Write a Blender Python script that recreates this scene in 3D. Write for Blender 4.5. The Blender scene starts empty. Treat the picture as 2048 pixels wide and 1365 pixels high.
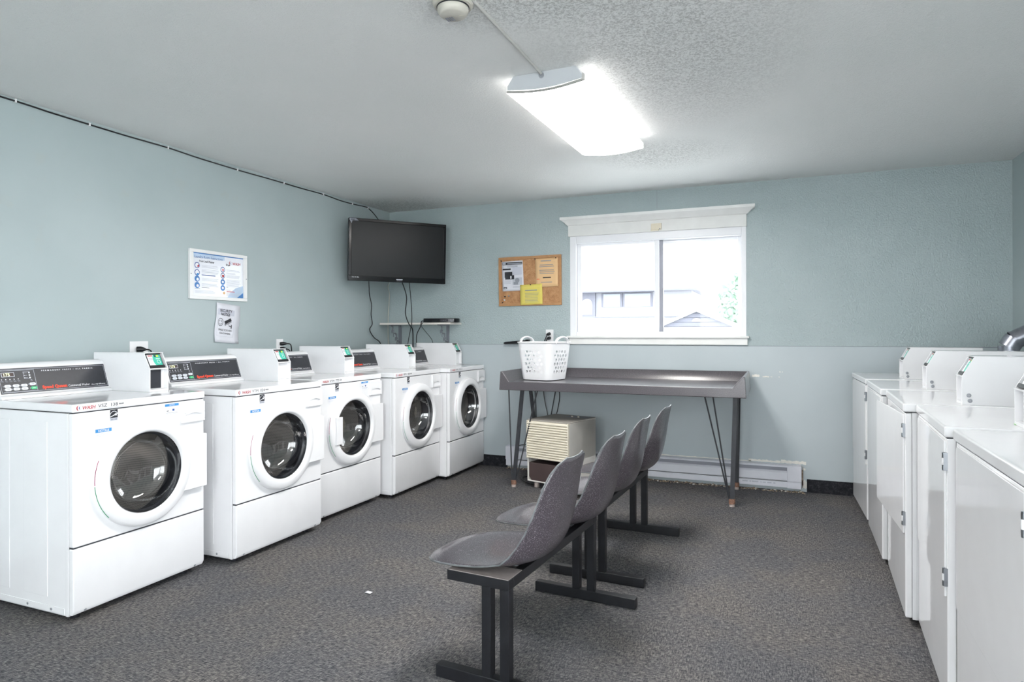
import bpy, math, random
from math import sin, cos, pi, radians
from mathutils import Matrix, Vector
random.seed(7)
SC = bpy.context.scene
COL = SC.collection

# ------------------------------------------------------------------ camera, world, exposure
YAW, ROLL, FPX, HY, CAMH = 0.3909, -0.0022, 1290.9, 663.56, 1.2535
cam_d = bpy.data.cameras.new('camera'); cam = bpy.data.objects.new('camera', cam_d); COL.objects.link(cam)
cam_d.sensor_fit = 'HORIZONTAL'; cam_d.sensor_width = 36.0
cam_d.lens = FPX / 2048 * 36.0
cam_d.shift_y = -(682.5 - HY) / 2048
cam_d.clip_start = 0.02; cam_d.clip_end = 200
cam.matrix_world = Matrix.Translation((0, 0, CAMH)) @ Matrix.Rotation(YAW, 4, 'Z') @ Matrix.Rotation(pi/2, 4, 'X') @ Matrix.Rotation(ROLL, 4, 'Z')
SC.camera = cam
SC.view_settings.view_transform = 'Standard'; SC.view_settings.look = 'None'
SC.view_settings.gamma = 1.0; SC.view_settings.exposure = 1.1
try: SC.view_settings.use_curve_mapping = False
except Exception: pass
LENS_POWER = 19.0          # radiance of the lit ceiling diffusers
SKY_POWER = 4.6
world = bpy.data.worlds.new('overcast'); SC.world = world; world.use_nodes = True
bg = world.node_tree.nodes.get('Background') or world.node_tree.nodes.new('ShaderNodeBackground')
bg.inputs['Color'].default_value = (0.97, 0.985, 1.0, 1); bg.inputs['Strength'].default_value = SKY_POWER

# ------------------------------------------------------------------ room measures (metres)
XL, XR, YB, YF, ZC = -3.60, 1.52, 5.516, -2.4, 2.45
SEAM = 1.131

# ------------------------------------------------------------------ materials
def lin(c): return c/12.92 if c <= 0.04045 else ((c+0.055)/1.055)**2.4
def rgb(h):
    h = h.lstrip('#'); return tuple(lin(int(h[i:i+2], 16)/255) for i in (0, 2, 4)) + (1.0,)
class N:
    """small node-tree helper"""
    def __init__(s, name):
        s.m = bpy.data.materials.new(name); s.m.use_nodes = True; s.t = s.m.node_tree
        s.b = s.t.nodes['Principled BSDF']; s.out = s.t.nodes['Material Output']
    def n(s, kind, **kw):
        x = s.t.nodes.new(kind)
        for k, v in kw.items(): setattr(x, k, v)
        return x
    def l(s, a, b): s.t.links.new(a, b)
    def coords(s, scale=(1, 1, 1), rot=(0, 0, 0)):
        tc = s.n('ShaderNodeTexCoord'); mp = s.n('ShaderNodeMapping')
        mp.inputs['Scale'].default_value = scale; mp.inputs['Rotation'].default_value = rot
        s.l(tc.outputs['Object'], mp.inputs['Vector']); return mp.outputs['Vector']
    def noise(s, scale, detail=2, rough=0.5, vec=None, dist=0.0):
        x = s.n('ShaderNodeTexNoise'); x.inputs['Scale'].default_value = scale
        x.inputs['Detail'].default_value = detail; x.inputs['Roughness'].default_value = rough
        x.inputs['Distortion'].default_value = dist
        s.l(vec if vec is not None else s.coords(), x.inputs['Vector']); return x.outputs['Fac']
    def ramp(s, fac, stops):
        r = s.n('ShaderNodeValToRGB'); e = r.color_ramp.elements
        while len(e) < len(stops): e.new(0.5)
        for i, (p, c) in enumerate(stops):
            e[i].position = p; e[i].color = c if isinstance(c, tuple) else (c, c, c, 1)
        s.l(fac, r.inputs['Fac']); return r.outputs['Color']
    def mix(s, fac, a, b, blend='MIX'):
        x = s.n('ShaderNodeMix', data_type='RGBA', blend_type=blend)
        for sock, v in ((x.inputs[0], fac), (x.inputs[6], a), (x.inputs[7], b)):
            if isinstance(v, (int, float)): sock.default_value = v
            elif isinstance(v, tuple): sock.default_value = v
            else: s.l(v, sock)
        return x.outputs[2]
    def bump(s, h, strength=0.3, dist=0.002):
        x = s.n('ShaderNodeBump'); x.inputs['Strength'].default_value = strength; x.inputs['Distance'].default_value = dist
        s.l(h, x.inputs['Height']); s.l(x.outputs['Normal'], s.b.inputs['Normal'])
    def set(s, color=None, rough=None, metal=None, coat=None, spec=None, emit=None, estr=None, coat_rough=None):
        b = s.b
        if color is not None:
            if isinstance(color, tuple): b.inputs['Base Color'].default_value = color
            else: s.l(color, b.inputs['Base Color'])
        if rough is not None:
            if isinstance(rough, (int, float)): b.inputs['Roughness'].default_value = rough
            else: s.l(rough, b.inputs['Roughness'])
        if metal is not None: b.inputs['Metallic'].default_value = metal
        if coat is not None: b.inputs['Coat Weight'].default_value = coat
        if coat_rough is not None: b.inputs['Coat Roughness'].default_value = coat_rough
        if spec is not None: b.inputs['Specular IOR Level'].default_value = spec
        if emit is not None: b.inputs['Emission Color'].default_value = emit; b.inputs['Emission Strength'].default_value = estr
        return s.m
MATS = {}
def simple(name, h, rough=0.5, metal=0.0, coat=None, spec=None, vary=0.06, vscale=9.0):
    """procedural: a faint large-scale noise breaks up the base colour"""
    k = N(name); c = rgb(h)
    if vary:
        f = k.noise(vscale, 3)
        lo = tuple(v*(1-vary) for v in c[:3])+(1,); hi = tuple(min(1, v*(1+vary)) for v in c[:3])+(1,)
        c = k.ramp(f, [(0.3, lo), (0.7, hi)])
    MATS[name] = k.set(color=c, rough=rough, metal=metal, coat=coat, spec=spec); return MATS[name]

simple('white_enamel', '#ededef', 0.07, vary=0.015)
simple('white_plastic', '#eeeef0', 0.32, vary=0.015)
simple('white_paint', '#eeeeec', 0.4, vary=0.03)
simple('header_paint', '#e4e4e2', 0.45, vary=0.03)
simple('vinyl_white', '#eff0f4', 0.35, vary=0.01)
simple('grey_seam', '#3a3c42', 0.7, vary=0)
simple('dark_gasket', '#22242a', 0.35, vary=0.1)
simple('panel_black', '#2a2c33', 0.38, vary=0.08, vscale=60)
simple('black_plastic', '#14151a', 0.35, vary=0.1)
simple('black_gloss', '#0c0d11', 0.16, spec=0.35, vary=0.05)
simple('screen_black', '#1c1f21', 0.3, spec=0.22, vary=0.05)
simple('ink_black', '#25262e', 0.6, vary=0)
simple('ink_grey', '#8f929c', 0.6, vary=0)
simple('ink_light', '#c3c6d0', 0.6, vary=0)
simple('print_white', '#e8e9ee', 0.5, vary=0)
simple('print_red', '#b5303c', 0.5, vary=0)
simple('print_orange', '#f2492e', 0.5, vary=0)
simple('print_blue', '#3f8fd0', 0.5, vary=0)
simple('print_navy', '#2f4f94', 0.5, vary=0)
simple('print_pale_blue', '#bcd0e6', 0.5, vary=0.1)
simple('print_mid_blue', '#4f86c6', 0.5, vary=0.1)
simple('print_pink', '#d98f9b', 0.5, vary=0)
simple('print_teal', '#3fc0a8', 0.4, vary=0.02)
simple('print_yellow', '#c9e23a', 0.4, vary=0)
simple('button_white', '#dfe3ec', 0.4, vary=0)
simple('button_green', '#2fbf7d', 0.35, vary=0)
simple('print_purple', '#9a2a55', 0.4, vary=0)
simple('print_green', '#2f8f62', 0.4, vary=0)
simple('galvanised', '#9a9ca4', 0.32, metal=0.9, vary=0.18, vscale=26)
simple('steel', '#9fa3a9', 0.3, metal=1.0, vary=0.1)
simple('screw_metal', '#a2a5ab', 0.5, metal=0.4, vary=0.05)
simple('bench_metal', '#18191d', 0.42, vary=0.25, vscale=30)
simple('leg_metal', '#34363b', 0.45, vary=0.15, vscale=30)
simple('dusty_plate', '#8a8280', 0.6, vary=0.1, vscale=40)
simple('beige_plastic', '#e6dfce', 0.5, vary=0.03)
simple('beige_side', '#e4e1db', 0.5, vary=0.04)
simple('grey_beige_top', '#a5a099', 0.5, vary=0.08, vscale=30)
simple('bucket_brown', '#4a3c3b', 0.5, vary=0.08)
simple('sensor_beige', '#e3d9c4', 0.5, vary=0.03)
simple('detector_white', '#c9c5bb', 0.5, vary=0.05)
simple('frame_white', '#e9e9e9', 0.35, vary=0.02)
simple('poster_paper', '#e3e6ee', 0.3, coat=0.5, vary=0.02)
simple('paper_white', '#dfe0e8', 0.7, vary=0.03)
simple('paper_grey', '#c8cad6', 0.7, vary=0.02)
simple('paper_cream', '#e9c190', 0.7, vary=0.03)
simple('paper_yellow', '#e3d26a', 0.7, vary=0.05)
simple('paper_green', '#8fd47a', 0.6, vary=0.05)
simple('heater_white', '#e3e4ec', 0.4, vary=0.02)
simple('heater_grey', '#9a9ca6', 0.5, vary=0.05)
simple('plaster', '#e9e6df', 0.8, vary=0.06, vscale=60)
simple('debris_tan', '#a08f7d', 0.9, vary=0.5, vscale=45)
simple('bracket_grey', '#7b7f87', 0.45, vary=0.08)
simple('shelf_white', '#e6e1da', 0.5, vary=0.04)
simple('cable_white', '#c9c6bd', 0.5, vary=0.03)
simple('conduit_white', '#c4c3bf', 0.5, vary=0.05)
simple('fixture_white', '#c6c9cd', 0.4, vary=0.02)
simple('duct_tape', '#b9aeb4', 0.28, metal=0.8, vary=0.25, vscale=90)
simple('rust', '#8d6a59', 0.7, vary=0.5, vscale=120)
simple('foot_plastic', '#b9aca6', 0.4, vary=0.2, vscale=60)
simple('oak', '#b98a5e', 0.5, vary=0.1, vscale=30)
simple('house_white', '#8c8d93', 0.7, vary=0.02)
simple('house_grey', '#5f606a', 0.7, vary=0.05)
simple('house_roof', '#9a9ba0', 0.8, vary=0.05)
simple('house_window', '#7d848d', 0.3, vary=0.03)
simple('pavement', '#e8e8e5', 0.9, vary=0.05)
simple('leaf', '#748c7a', 0.6, vary=0.3, vscale=4)
simple('bark', '#8a8077', 0.8, vary=0.2)
def M(n): return MATS[n]

k = N('wall_paint_smooth'); f = k.noise(1.7, 4); s1 = k.noise(7, 5, 0.6)
c = k.ramp(f, [(0.3, rgb('#a9b6b8')), (0.7, rgb('#b1bdbf'))])
c = k.mix(k.ramp(s1, [(0.62, 0.0), (0.75, 0.18)]), c, rgb('#b3b0a4'))
k.bump(k.noise(160, 2), 0.08, 0.001); MATS['wall_smooth'] = k.set(color=c, rough=0.45)
k = N('wall_paint_panel'); f = k.noise(1.3, 4)
c = k.ramp(f, [(0.3, rgb('#b6c0c4')), (0.7, rgb('#bfc8cc'))])
k.bump(k.noise(200, 2), 0.06, 0.001); MATS['wall_panel'] = k.set(color=c, rough=0.4)
k = N('wall_paint_stipple'); f = k.noise(1.6, 4)
c = k.ramp(f, [(0.3, rgb('#a9b7b9')), (0.7, rgb('#b2bfc1'))])
h1 = k.noise(105, 2, 0.5, k.coords((1, 1, .72)), dist=0.15); hr = k.ramp(h1, [(0.36, 0.0), (0.66, 1.0)])
k.bump(hr, 0.5, 0.004); MATS['wall_stipple'] = k.set(color=c, rough=0.42)
# ceiling: brushed stipple, with soot caught in the texture around the lamp
k = N('ceiling_paint'); vec = k.coords()
h1 = k.noise(88, 4, 0.6, dist=0.9); hr = k.ramp(h1, [(0.40, 0.0), (0.62, 1.0)])
sx = k.n('ShaderNodeSeparateXYZ'); tc = k.n('ShaderNodeTexCoord'); k.l(tc.outputs['Object'], sx.inputs[0])
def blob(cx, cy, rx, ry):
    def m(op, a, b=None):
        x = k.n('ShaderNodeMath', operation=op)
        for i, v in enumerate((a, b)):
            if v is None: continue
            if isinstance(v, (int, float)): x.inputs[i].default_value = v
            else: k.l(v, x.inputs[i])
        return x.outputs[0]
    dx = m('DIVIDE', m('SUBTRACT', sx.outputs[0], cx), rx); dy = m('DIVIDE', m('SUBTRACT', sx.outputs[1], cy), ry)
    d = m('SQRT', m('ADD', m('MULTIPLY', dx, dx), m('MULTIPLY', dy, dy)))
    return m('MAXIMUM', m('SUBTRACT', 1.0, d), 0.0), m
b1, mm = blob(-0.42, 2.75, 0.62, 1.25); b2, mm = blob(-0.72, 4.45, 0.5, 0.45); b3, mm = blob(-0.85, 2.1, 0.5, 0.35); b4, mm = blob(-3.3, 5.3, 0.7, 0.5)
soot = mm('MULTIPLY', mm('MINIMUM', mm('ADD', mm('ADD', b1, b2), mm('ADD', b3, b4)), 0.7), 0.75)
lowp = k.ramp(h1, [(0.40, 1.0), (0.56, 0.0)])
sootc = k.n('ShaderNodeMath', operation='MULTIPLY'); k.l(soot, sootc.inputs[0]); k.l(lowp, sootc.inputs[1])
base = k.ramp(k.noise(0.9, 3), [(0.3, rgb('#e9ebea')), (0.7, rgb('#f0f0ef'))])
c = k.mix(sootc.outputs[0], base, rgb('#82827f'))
k.bump(hr, 0.36, 0.004); MATS['ceiling'] = k.set(color=c, rough=0.6)
# carpet: loop-pile streaks woven both ways, in half-metre tiles
k = N('carpet'); v1 = k.coords((42, 165, 1)); v2 = k.coords((165, 42, 1))
a = k.noise(1.0, 3, 0.65, v1); b_ = k.noise(1.0, 3, 0.65, v2)
big = k.noise(2.2, 4, 0.6)
mixf = k.mix(k.ramp(k.noise(1.5, 2), [(0.42, 0.30), (0.6, 0.60)]), a, b_)
fine = k.noise(420, 2, 0.7)
mixf = k.mix(0.36, mixf, fine)
c1 = k.ramp(mixf, [(0.37, rgb('#27282d')), (0.46, rgb('#4c4b4d')), (0.54, rgb('#777370')), (0.64, rgb('#a6a09b'))])
c2 = k.ramp(mixf, [(0.37, rgb('#25272d')), (0.46, rgb('#47484c')), (0.54, rgb('#6c6b6d')), (0.64, rgb('#999695'))])
c = k.mix(k.ramp(big, [(0.4, 0.0), (0.62, 1.0)]), c2, c1)
st = k.noise(1.3, 5, 0.65)
c = k.mix(k.ramp(st, [(0.60, 0.0), (0.72, 0.35)]), c, rgb('#3d3936'))
k.bump(mixf, 0.5, 0.004); MATS['carpet'] = k.set(color=c, rough=0.95, spec=0.1)
k = N('carpet_base'); c = k.ramp(k.mix(0.4, k.noise(30, 4, 0.7), k.noise(300, 2)), [(0.38, rgb('#1d1e22')), (0.55, rgb('#303136')), (0.68, rgb('#55565a'))])
MATS['carpet_base'] = k.set(color=c, rough=0.9, spec=0.15)
# speckled glass-fibre of seats and folding table
def speckle(name, lo, mid, hi, rough, scale, coat):
    k = N(name); f = k.noise(scale, 2, 0.7)
    c = k.ramp(f, [(0.34, rgb(lo)), (0.52, rgb(mid)), (0.60, rgb(mid)), (0.70, rgb(hi))])
    MATS[name] = k.set(color=c, rough=rough, coat=coat, coat_rough=0.08); return k
speckle('fibreglass', '#2c282e', '#484148', '#cbc4cb', 0.3, 380, 0.6)
k = speckle('fibreglass_worn', '#4a464b', '#625d62', '#b9b3ba', 0.30, 330, 0.35)
speckle('table_shell', '#3f3b3f', '#534e53', '#837e84', 0.3, 260, 0.6); MATS['table_shell'].node_tree.nodes['Principled BSDF'].inputs['Coat Roughness'].default_value = 0.2
simple('seat_edge', '#66696b', 0.4, vary=0.35, vscale=25)
# cork
k = N('cork'); f = k.mix(0.5, k.noise(140, 3, 0.7), k.noise(25, 3))
MATS['cork'] = k.set(color=k.ramp(f, [(0.35, rgb('#9d6f49')), (0.5, rgb('#b98a60')), (0.65, rgb('#c99d74'))]), rough=0.8)
# perforated steel of the wash drum (object coords: x = drum axis)
k = N('drum_steel'); tc = k.n('ShaderNodeTexCoord'); sp_ = k.n('ShaderNodeSeparateXYZ'); k.l(tc.outputs['Object'], sp_.inputs[0])
def mth(op, a, b):
    x = k.n('ShaderNodeMath', operation=op)
    for i, v in enumerate((a, b)):
        if isinstance(v, (int, float)): x.inputs[i].default_value = v
        else: k.l(v, x.inputs[i])
    return x.outputs[0]
an = mth('MULTIPLY', mth('ARCTAN2', mth('SUBTRACT', sp_.outputs[2], .592), mth('SUBTRACT', sp_.outputs[1], .335)), .25)
cx_ = k.n('ShaderNodeCombineXYZ'); k.l(mth('ADD', sp_.outputs[0], mth('MULTIPLY', an, .5)), cx_.inputs[0]); k.l(an, cx_.inputs[1])
vo = k.n('ShaderNodeTexVoronoi', voronoi_dimensions='2D'); vo.inputs['Scale'].default_value = 105; vo.inputs['Randomness'].default_value = 0.0
k.l(cx_.outputs[0], vo.inputs['Vector'])
c = k.ramp(vo.outputs['Distance'], [(0.20, rgb('#77777a')), (0.32, rgb('#d8d4d0'))])
MATS['drum_steel'] = k.set(color=c, rough=0.24, metal=0.65)
simple('drum_back', '#d6d2ce', 0.25, metal=0.5, vary=0.2, vscale=14)
# glazing: clear film of reflection over what lies behind
def glazing(name, tint, f0=0.08, f1=0.75):
    k = N(name); t = k.t; t.nodes.remove(k.b)
    tr = k.n('ShaderNodeBsdfTransparent'); tr.inputs['Color'].default_value = tint
    gl = k.n('ShaderNodeBsdfGlossy'); gl.inputs['Roughness'].default_value = 0.03; gl.inputs['Color'].default_value = (1, 1, 1, 1)
    lw = k.n('ShaderNodeLayerWeight'); lw.inputs['Blend'].default_value = 0.25
    mr = k.n('ShaderNodeMapRange'); mr.inputs['To Min'].default_value = f0; mr.inputs['To Max'].default_value = f1
    k.l(lw.outputs['Fresnel'], mr.inputs['Value'])
    mx = k.n('ShaderNodeMixShader'); k.l(mr.outputs[0], mx.inputs[0]); k.l(tr.outputs[0], mx.inputs[1]); k.l(gl.outputs[0], mx.inputs[2])
    k.l(mx.outputs[0], k.out.inputs['Surface']); MATS[name] = k.m
glazing('window_glass', (0.96, 0.98, 0.99, 1), 0.008, 0.4)
glazing('door_glass', (0.97, 0.975, 0.98, 1), 0.10, 0.7)
def emitter(name, h, s):
    k = N(name); MATS[name] = k.set(color=rgb('#ffffff'), rough=0.5, emit=rgb(h), estr=s)
emitter('lamp_diffuser', '#fffcf8', LENS_POWER)
emitter('lamp_diffuser_side', '#fffcf8', LENS_POWER*0.16)
emitter('led_digits', '#d9e84a', 0.9)

# ------------------------------------------------------------------ mesh helpers
class MB:
    """collects geometry and links it as ONE mesh object"""
    def __init__(s): s.v = []; s.f = []; s.fm = []; s.mats = []
    def mi(s, m):
        if m not in s.mats: s.mats.append(m)
        return s.mats.index(m)
    def add(s, vs, fs, m, X=None):
        o = len(s.v)
        for p in vs:
            p = Vector(p)
            s.v.append(tuple(X @ p) if X is not None else tuple(p))
        i = s.mi(m)
        for q in fs: s.f.append(tuple(o+j for j in q)); s.fm.append(i)
        return s
    def box(s, x0, x1, y0, y1, z0, z1, m, X=None):
        vs = [(x, y, z) for x in (x0, x1) for y in (y0, y1) for z in (z0, z1)]
        return s.add(vs, [(0, 1, 3, 2), (4, 6, 7, 5), (0, 4, 5, 1), (2, 3, 7, 6), (0, 2, 6, 4), (1, 5, 7, 3)], m, X)
    def quad(s, a, b, c, d, m, X=None): return s.add([a, b, c, d], [(0, 1, 2, 3)], m, X)
    def rect(s, x0, x1, y0, y1, z, m, X=None):      # a flat mark in frame X (x right, y up, z out)
        return s.add([(x0, y0, z), (x1, y0, z), (x1, y1, z), (x0, y1, z)], [(0, 1, 2, 3)], m, X)
    def disc(s, cx, cy, r, z, m, X=None, n=20, ry=None, a0=0, a1=2*pi):
        ry = ry or r
        vs = [(cx+r*cos(a0+(a1-a0)*i/n), cy+ry*sin(a0+(a1-a0)*i/n), z) for i in range(n if a1-a0 > 6.2 else n+1)]
        return s.add(vs, [tuple(range(len(vs)))], m, X)
    def ring(s, cx, cy, r0, r1, z, m, X=None, n=28, a0=0.0, a1=2*pi, k=1.0):
        vs = []; fs = []
        for i in range(n+1):
            a = a0+(a1-a0)*i/n
            vs += [(cx+r0*cos(a)*k, cy+r0*sin(a), z), (cx+r1*cos(a)*k, cy+r1*sin(a), z)]
        for i in range(n): fs.append((2*i, 2*i+1, 2*i+3, 2*i+2))
        return s.add(vs, fs, m, X)
    def prism(s, poly, d0, d1, m, X=None):           # polygon in (x, y), extruded along z of X
        n = len(poly); vs = [(x, y, d0) for x, y in poly]+[(x, y, d1) for x, y in poly]
        fs = [tuple(reversed(range(n))), tuple(range(n, 2*n))]+[(i, (i+1) % n, n+(i+1) % n, n+i) for i in range(n)]
        return s.add(vs, fs, m, X)
    def tube(s, pts, r, m, n=8, X=None, caps=True, flat=1.0):
        P = [Vector(p) for p in pts]; R = r if isinstance(r, (list, tuple)) else [r]*len(P)
        vs = []; fs = []; up = None
        for i, p in enumerate(P):
            t = (P[min(i+1, len(P)-1)]-P[max(i-1, 0)]).normalized()
            if up is None:
                up = Vector((0, 0, 1)) if abs(t.z) < 0.9 else Vector((1, 0, 0))
            u = (up-t*up.dot(t)).normalized(); w = t.cross(u); up = u
            for j in range(n):
                a = 2*pi*j/n; vs.append(tuple(p+u*(cos(a)*R[i])+w*(sin(a)*R[i]*flat)))
        for i in range(len(P)-1):
            for j in range(n):
                a = i*n+j; b = i*n+(j+1) % n; fs.append((a, b, b+n, a+n))
        if caps: fs += [tuple(reversed(range(n))), tuple(range((len(P)-1)*n, len(P)*n))]
        return s.add(vs, fs, m, X)
    def bar(s, p0, p1, w, h, m, X=None, up=(0, 0, 1)):   # rectangular bar
        a, b = Vector(p0), Vector(p1); t = (b-a).normalized(); u = Vector(up); u = (u-t*u.dot(t)).normalized(); q = t.cross(u)
        vs = [e+q*(i*w/2)+u*(j*h/2) for e in (a, b) for i, j in ((-1, -1), (1, -1), (1, 1), (-1, 1))]
        return s.add(vs, [(0, 3, 2, 1), (4, 5, 6, 7), (0, 1, 5, 4), (1, 2, 6, 5), (2, 3, 7, 6), (3, 0, 4, 7)], m, X)
    def lathe(s, prof, m, X=None, n=40, mlist=None):      # prof (r, z) about local z
        vs = []; o = len(s.v)
        for r, z in prof:
            for j in range(n): vs.append((r*cos(2*pi*j/n), r*sin(2*pi*j/n), z))
        for i in range(len(prof)-1):
            mm_ = mlist[i] if mlist else m
            fs = [(i*n+j, i*n+(j+1) % n, (i+1)*n+(j+1) % n, (i+1)*n+j) for j in range(n)]
            if i == 0: s.add(vs, fs, mm_, X)
            else:
                ii = s.mi(mm_)
                for q in fs: s.f.append(tuple(o+j for j in q)); s.fm.append(ii)
        return s
    def text(s, string, size, m, X, align='CENTER', width=None, bold=0.0, shear=0.0, spacing=1.0, z=0.0):
        cu = bpy.data.curves.new('t', 'FONT'); cu.body = string; cu.size = size; cu.align_x = align
        cu.resolution_u = 2; cu.offset = bold; cu.shear = shear; cu.space_character = spacing
        ob = bpy.data.objects.new('t', cu); COL.objects.link(ob); bpy.context.view_layer.update()
        me = ob.to_mesh(); vs = [v.co.copy() for v in me.vertices]; fs = [tuple(p.vertices) for p in me.polygons]
        if width and vs:
            w = max(v.x for v in vs)-min(v.x for v in vs)
            for v in vs: v.x *= width/w
        for v in vs: v.z = z
        ob.to_mesh_clear(); bpy.data.objects.remove(ob); bpy.data.curves.remove(cu)
        return s.add(vs, fs, m, X)
    def build(s, name, parent=None, bevel=0.0, smooth=True, angle=38, seg=2, solid=0.0, sub=0):
        me = bpy.data.meshes.new(name); me.from_pydata(s.v, [], s.f)
        for m in s.mats: me.materials.append(M(m))
        me.polygons.foreach_set('material_index', s.fm)
        if smooth:
            me.polygons.foreach_set('use_smooth', [True]*len(s.f))
            me.update()
            me.set_sharp_from_angle(angle=radians(angle))
        me.validate(); me.update()
        o = bpy.data.objects.new(name, me); COL.objects.link(o)
        if parent is not None: o.parent = parent
        if sub:
            d = o.modifiers.new('sub', 'SUBSURF'); d.levels = sub; d.render_levels = sub
        if solid:
            d = o.modifiers.new('solid', 'SOLIDIFY'); d.thickness = solid; d.offset = 0
        if bevel:
            d = o.modifiers.new('bevel', 'BEVEL'); d.width = bevel; d.segments = seg; d.limit_method = 'ANGLE'
            d.angle_limit = radians(40); d.harden_normals = smooth
        return o
def frame(o, right, up):
    r = Vector(right).normalized(); u = Vector(up).normalized(); n = r.cross(u)
    m = Matrix.Identity(4)
    for i in range(3): m[i][0] = r[i]; m[i][1] = u[i]; m[i][2] = n[i]; m[i][3] = o[i]
    return m
def tag(o, label, cat, group=None):
    o['label'] = label; o['category'] = cat
    if group: o['group'] = group
    return o
def thing(name, label, cat, loc=(0, 0, 0), rz=0.0, group=None):
    o = bpy.data.objects.new(name, None); COL.objects.link(o); o.empty_display_size = 0.1
    o.location = loc; o.rotation_euler = (0, 0, rz); return tag(o, label, cat, group)
def structure(o): o['kind'] = 'structure'; return o
def dup(root, loc, rz, label):
    def cp(src, parent):
        c = src.copy(); COL.objects.link(c); c.parent = parent
        for ch in list(src.children): cp(ch, c)
        return c
    r = cp(root, None); r.location = loc; r.rotation_euler = (0, 0, rz); r['label'] = label; return r
def child(root, name):
    for c in root.children:
        if c.name.split('.')[0] == name: return c
def smooth_path(pts, k=6):
    P = [Vector(p) for p in pts]; out = []
    for i in range(len(P)-1):
        p0, p1, p2, p3 = P[max(i-1, 0)], P[i], P[i+1], P[min(i+2, len(P)-1)]
        for j in range(k):
            t = j/k; out.append(0.5*((2*p1)+(p2-p0)*t+(2*p0-5*p1+4*p2-p3)*t*t+(3*p1-p0-3*p2+p3)*t**3))
    out.append(P[-1]); return out
def at(x, z, Y):         # a point seen at (x, z) on the back wall, brought forward to depth Y
    q = Y/YB; return x*q, CAMH+(z-CAMH)*q

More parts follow.
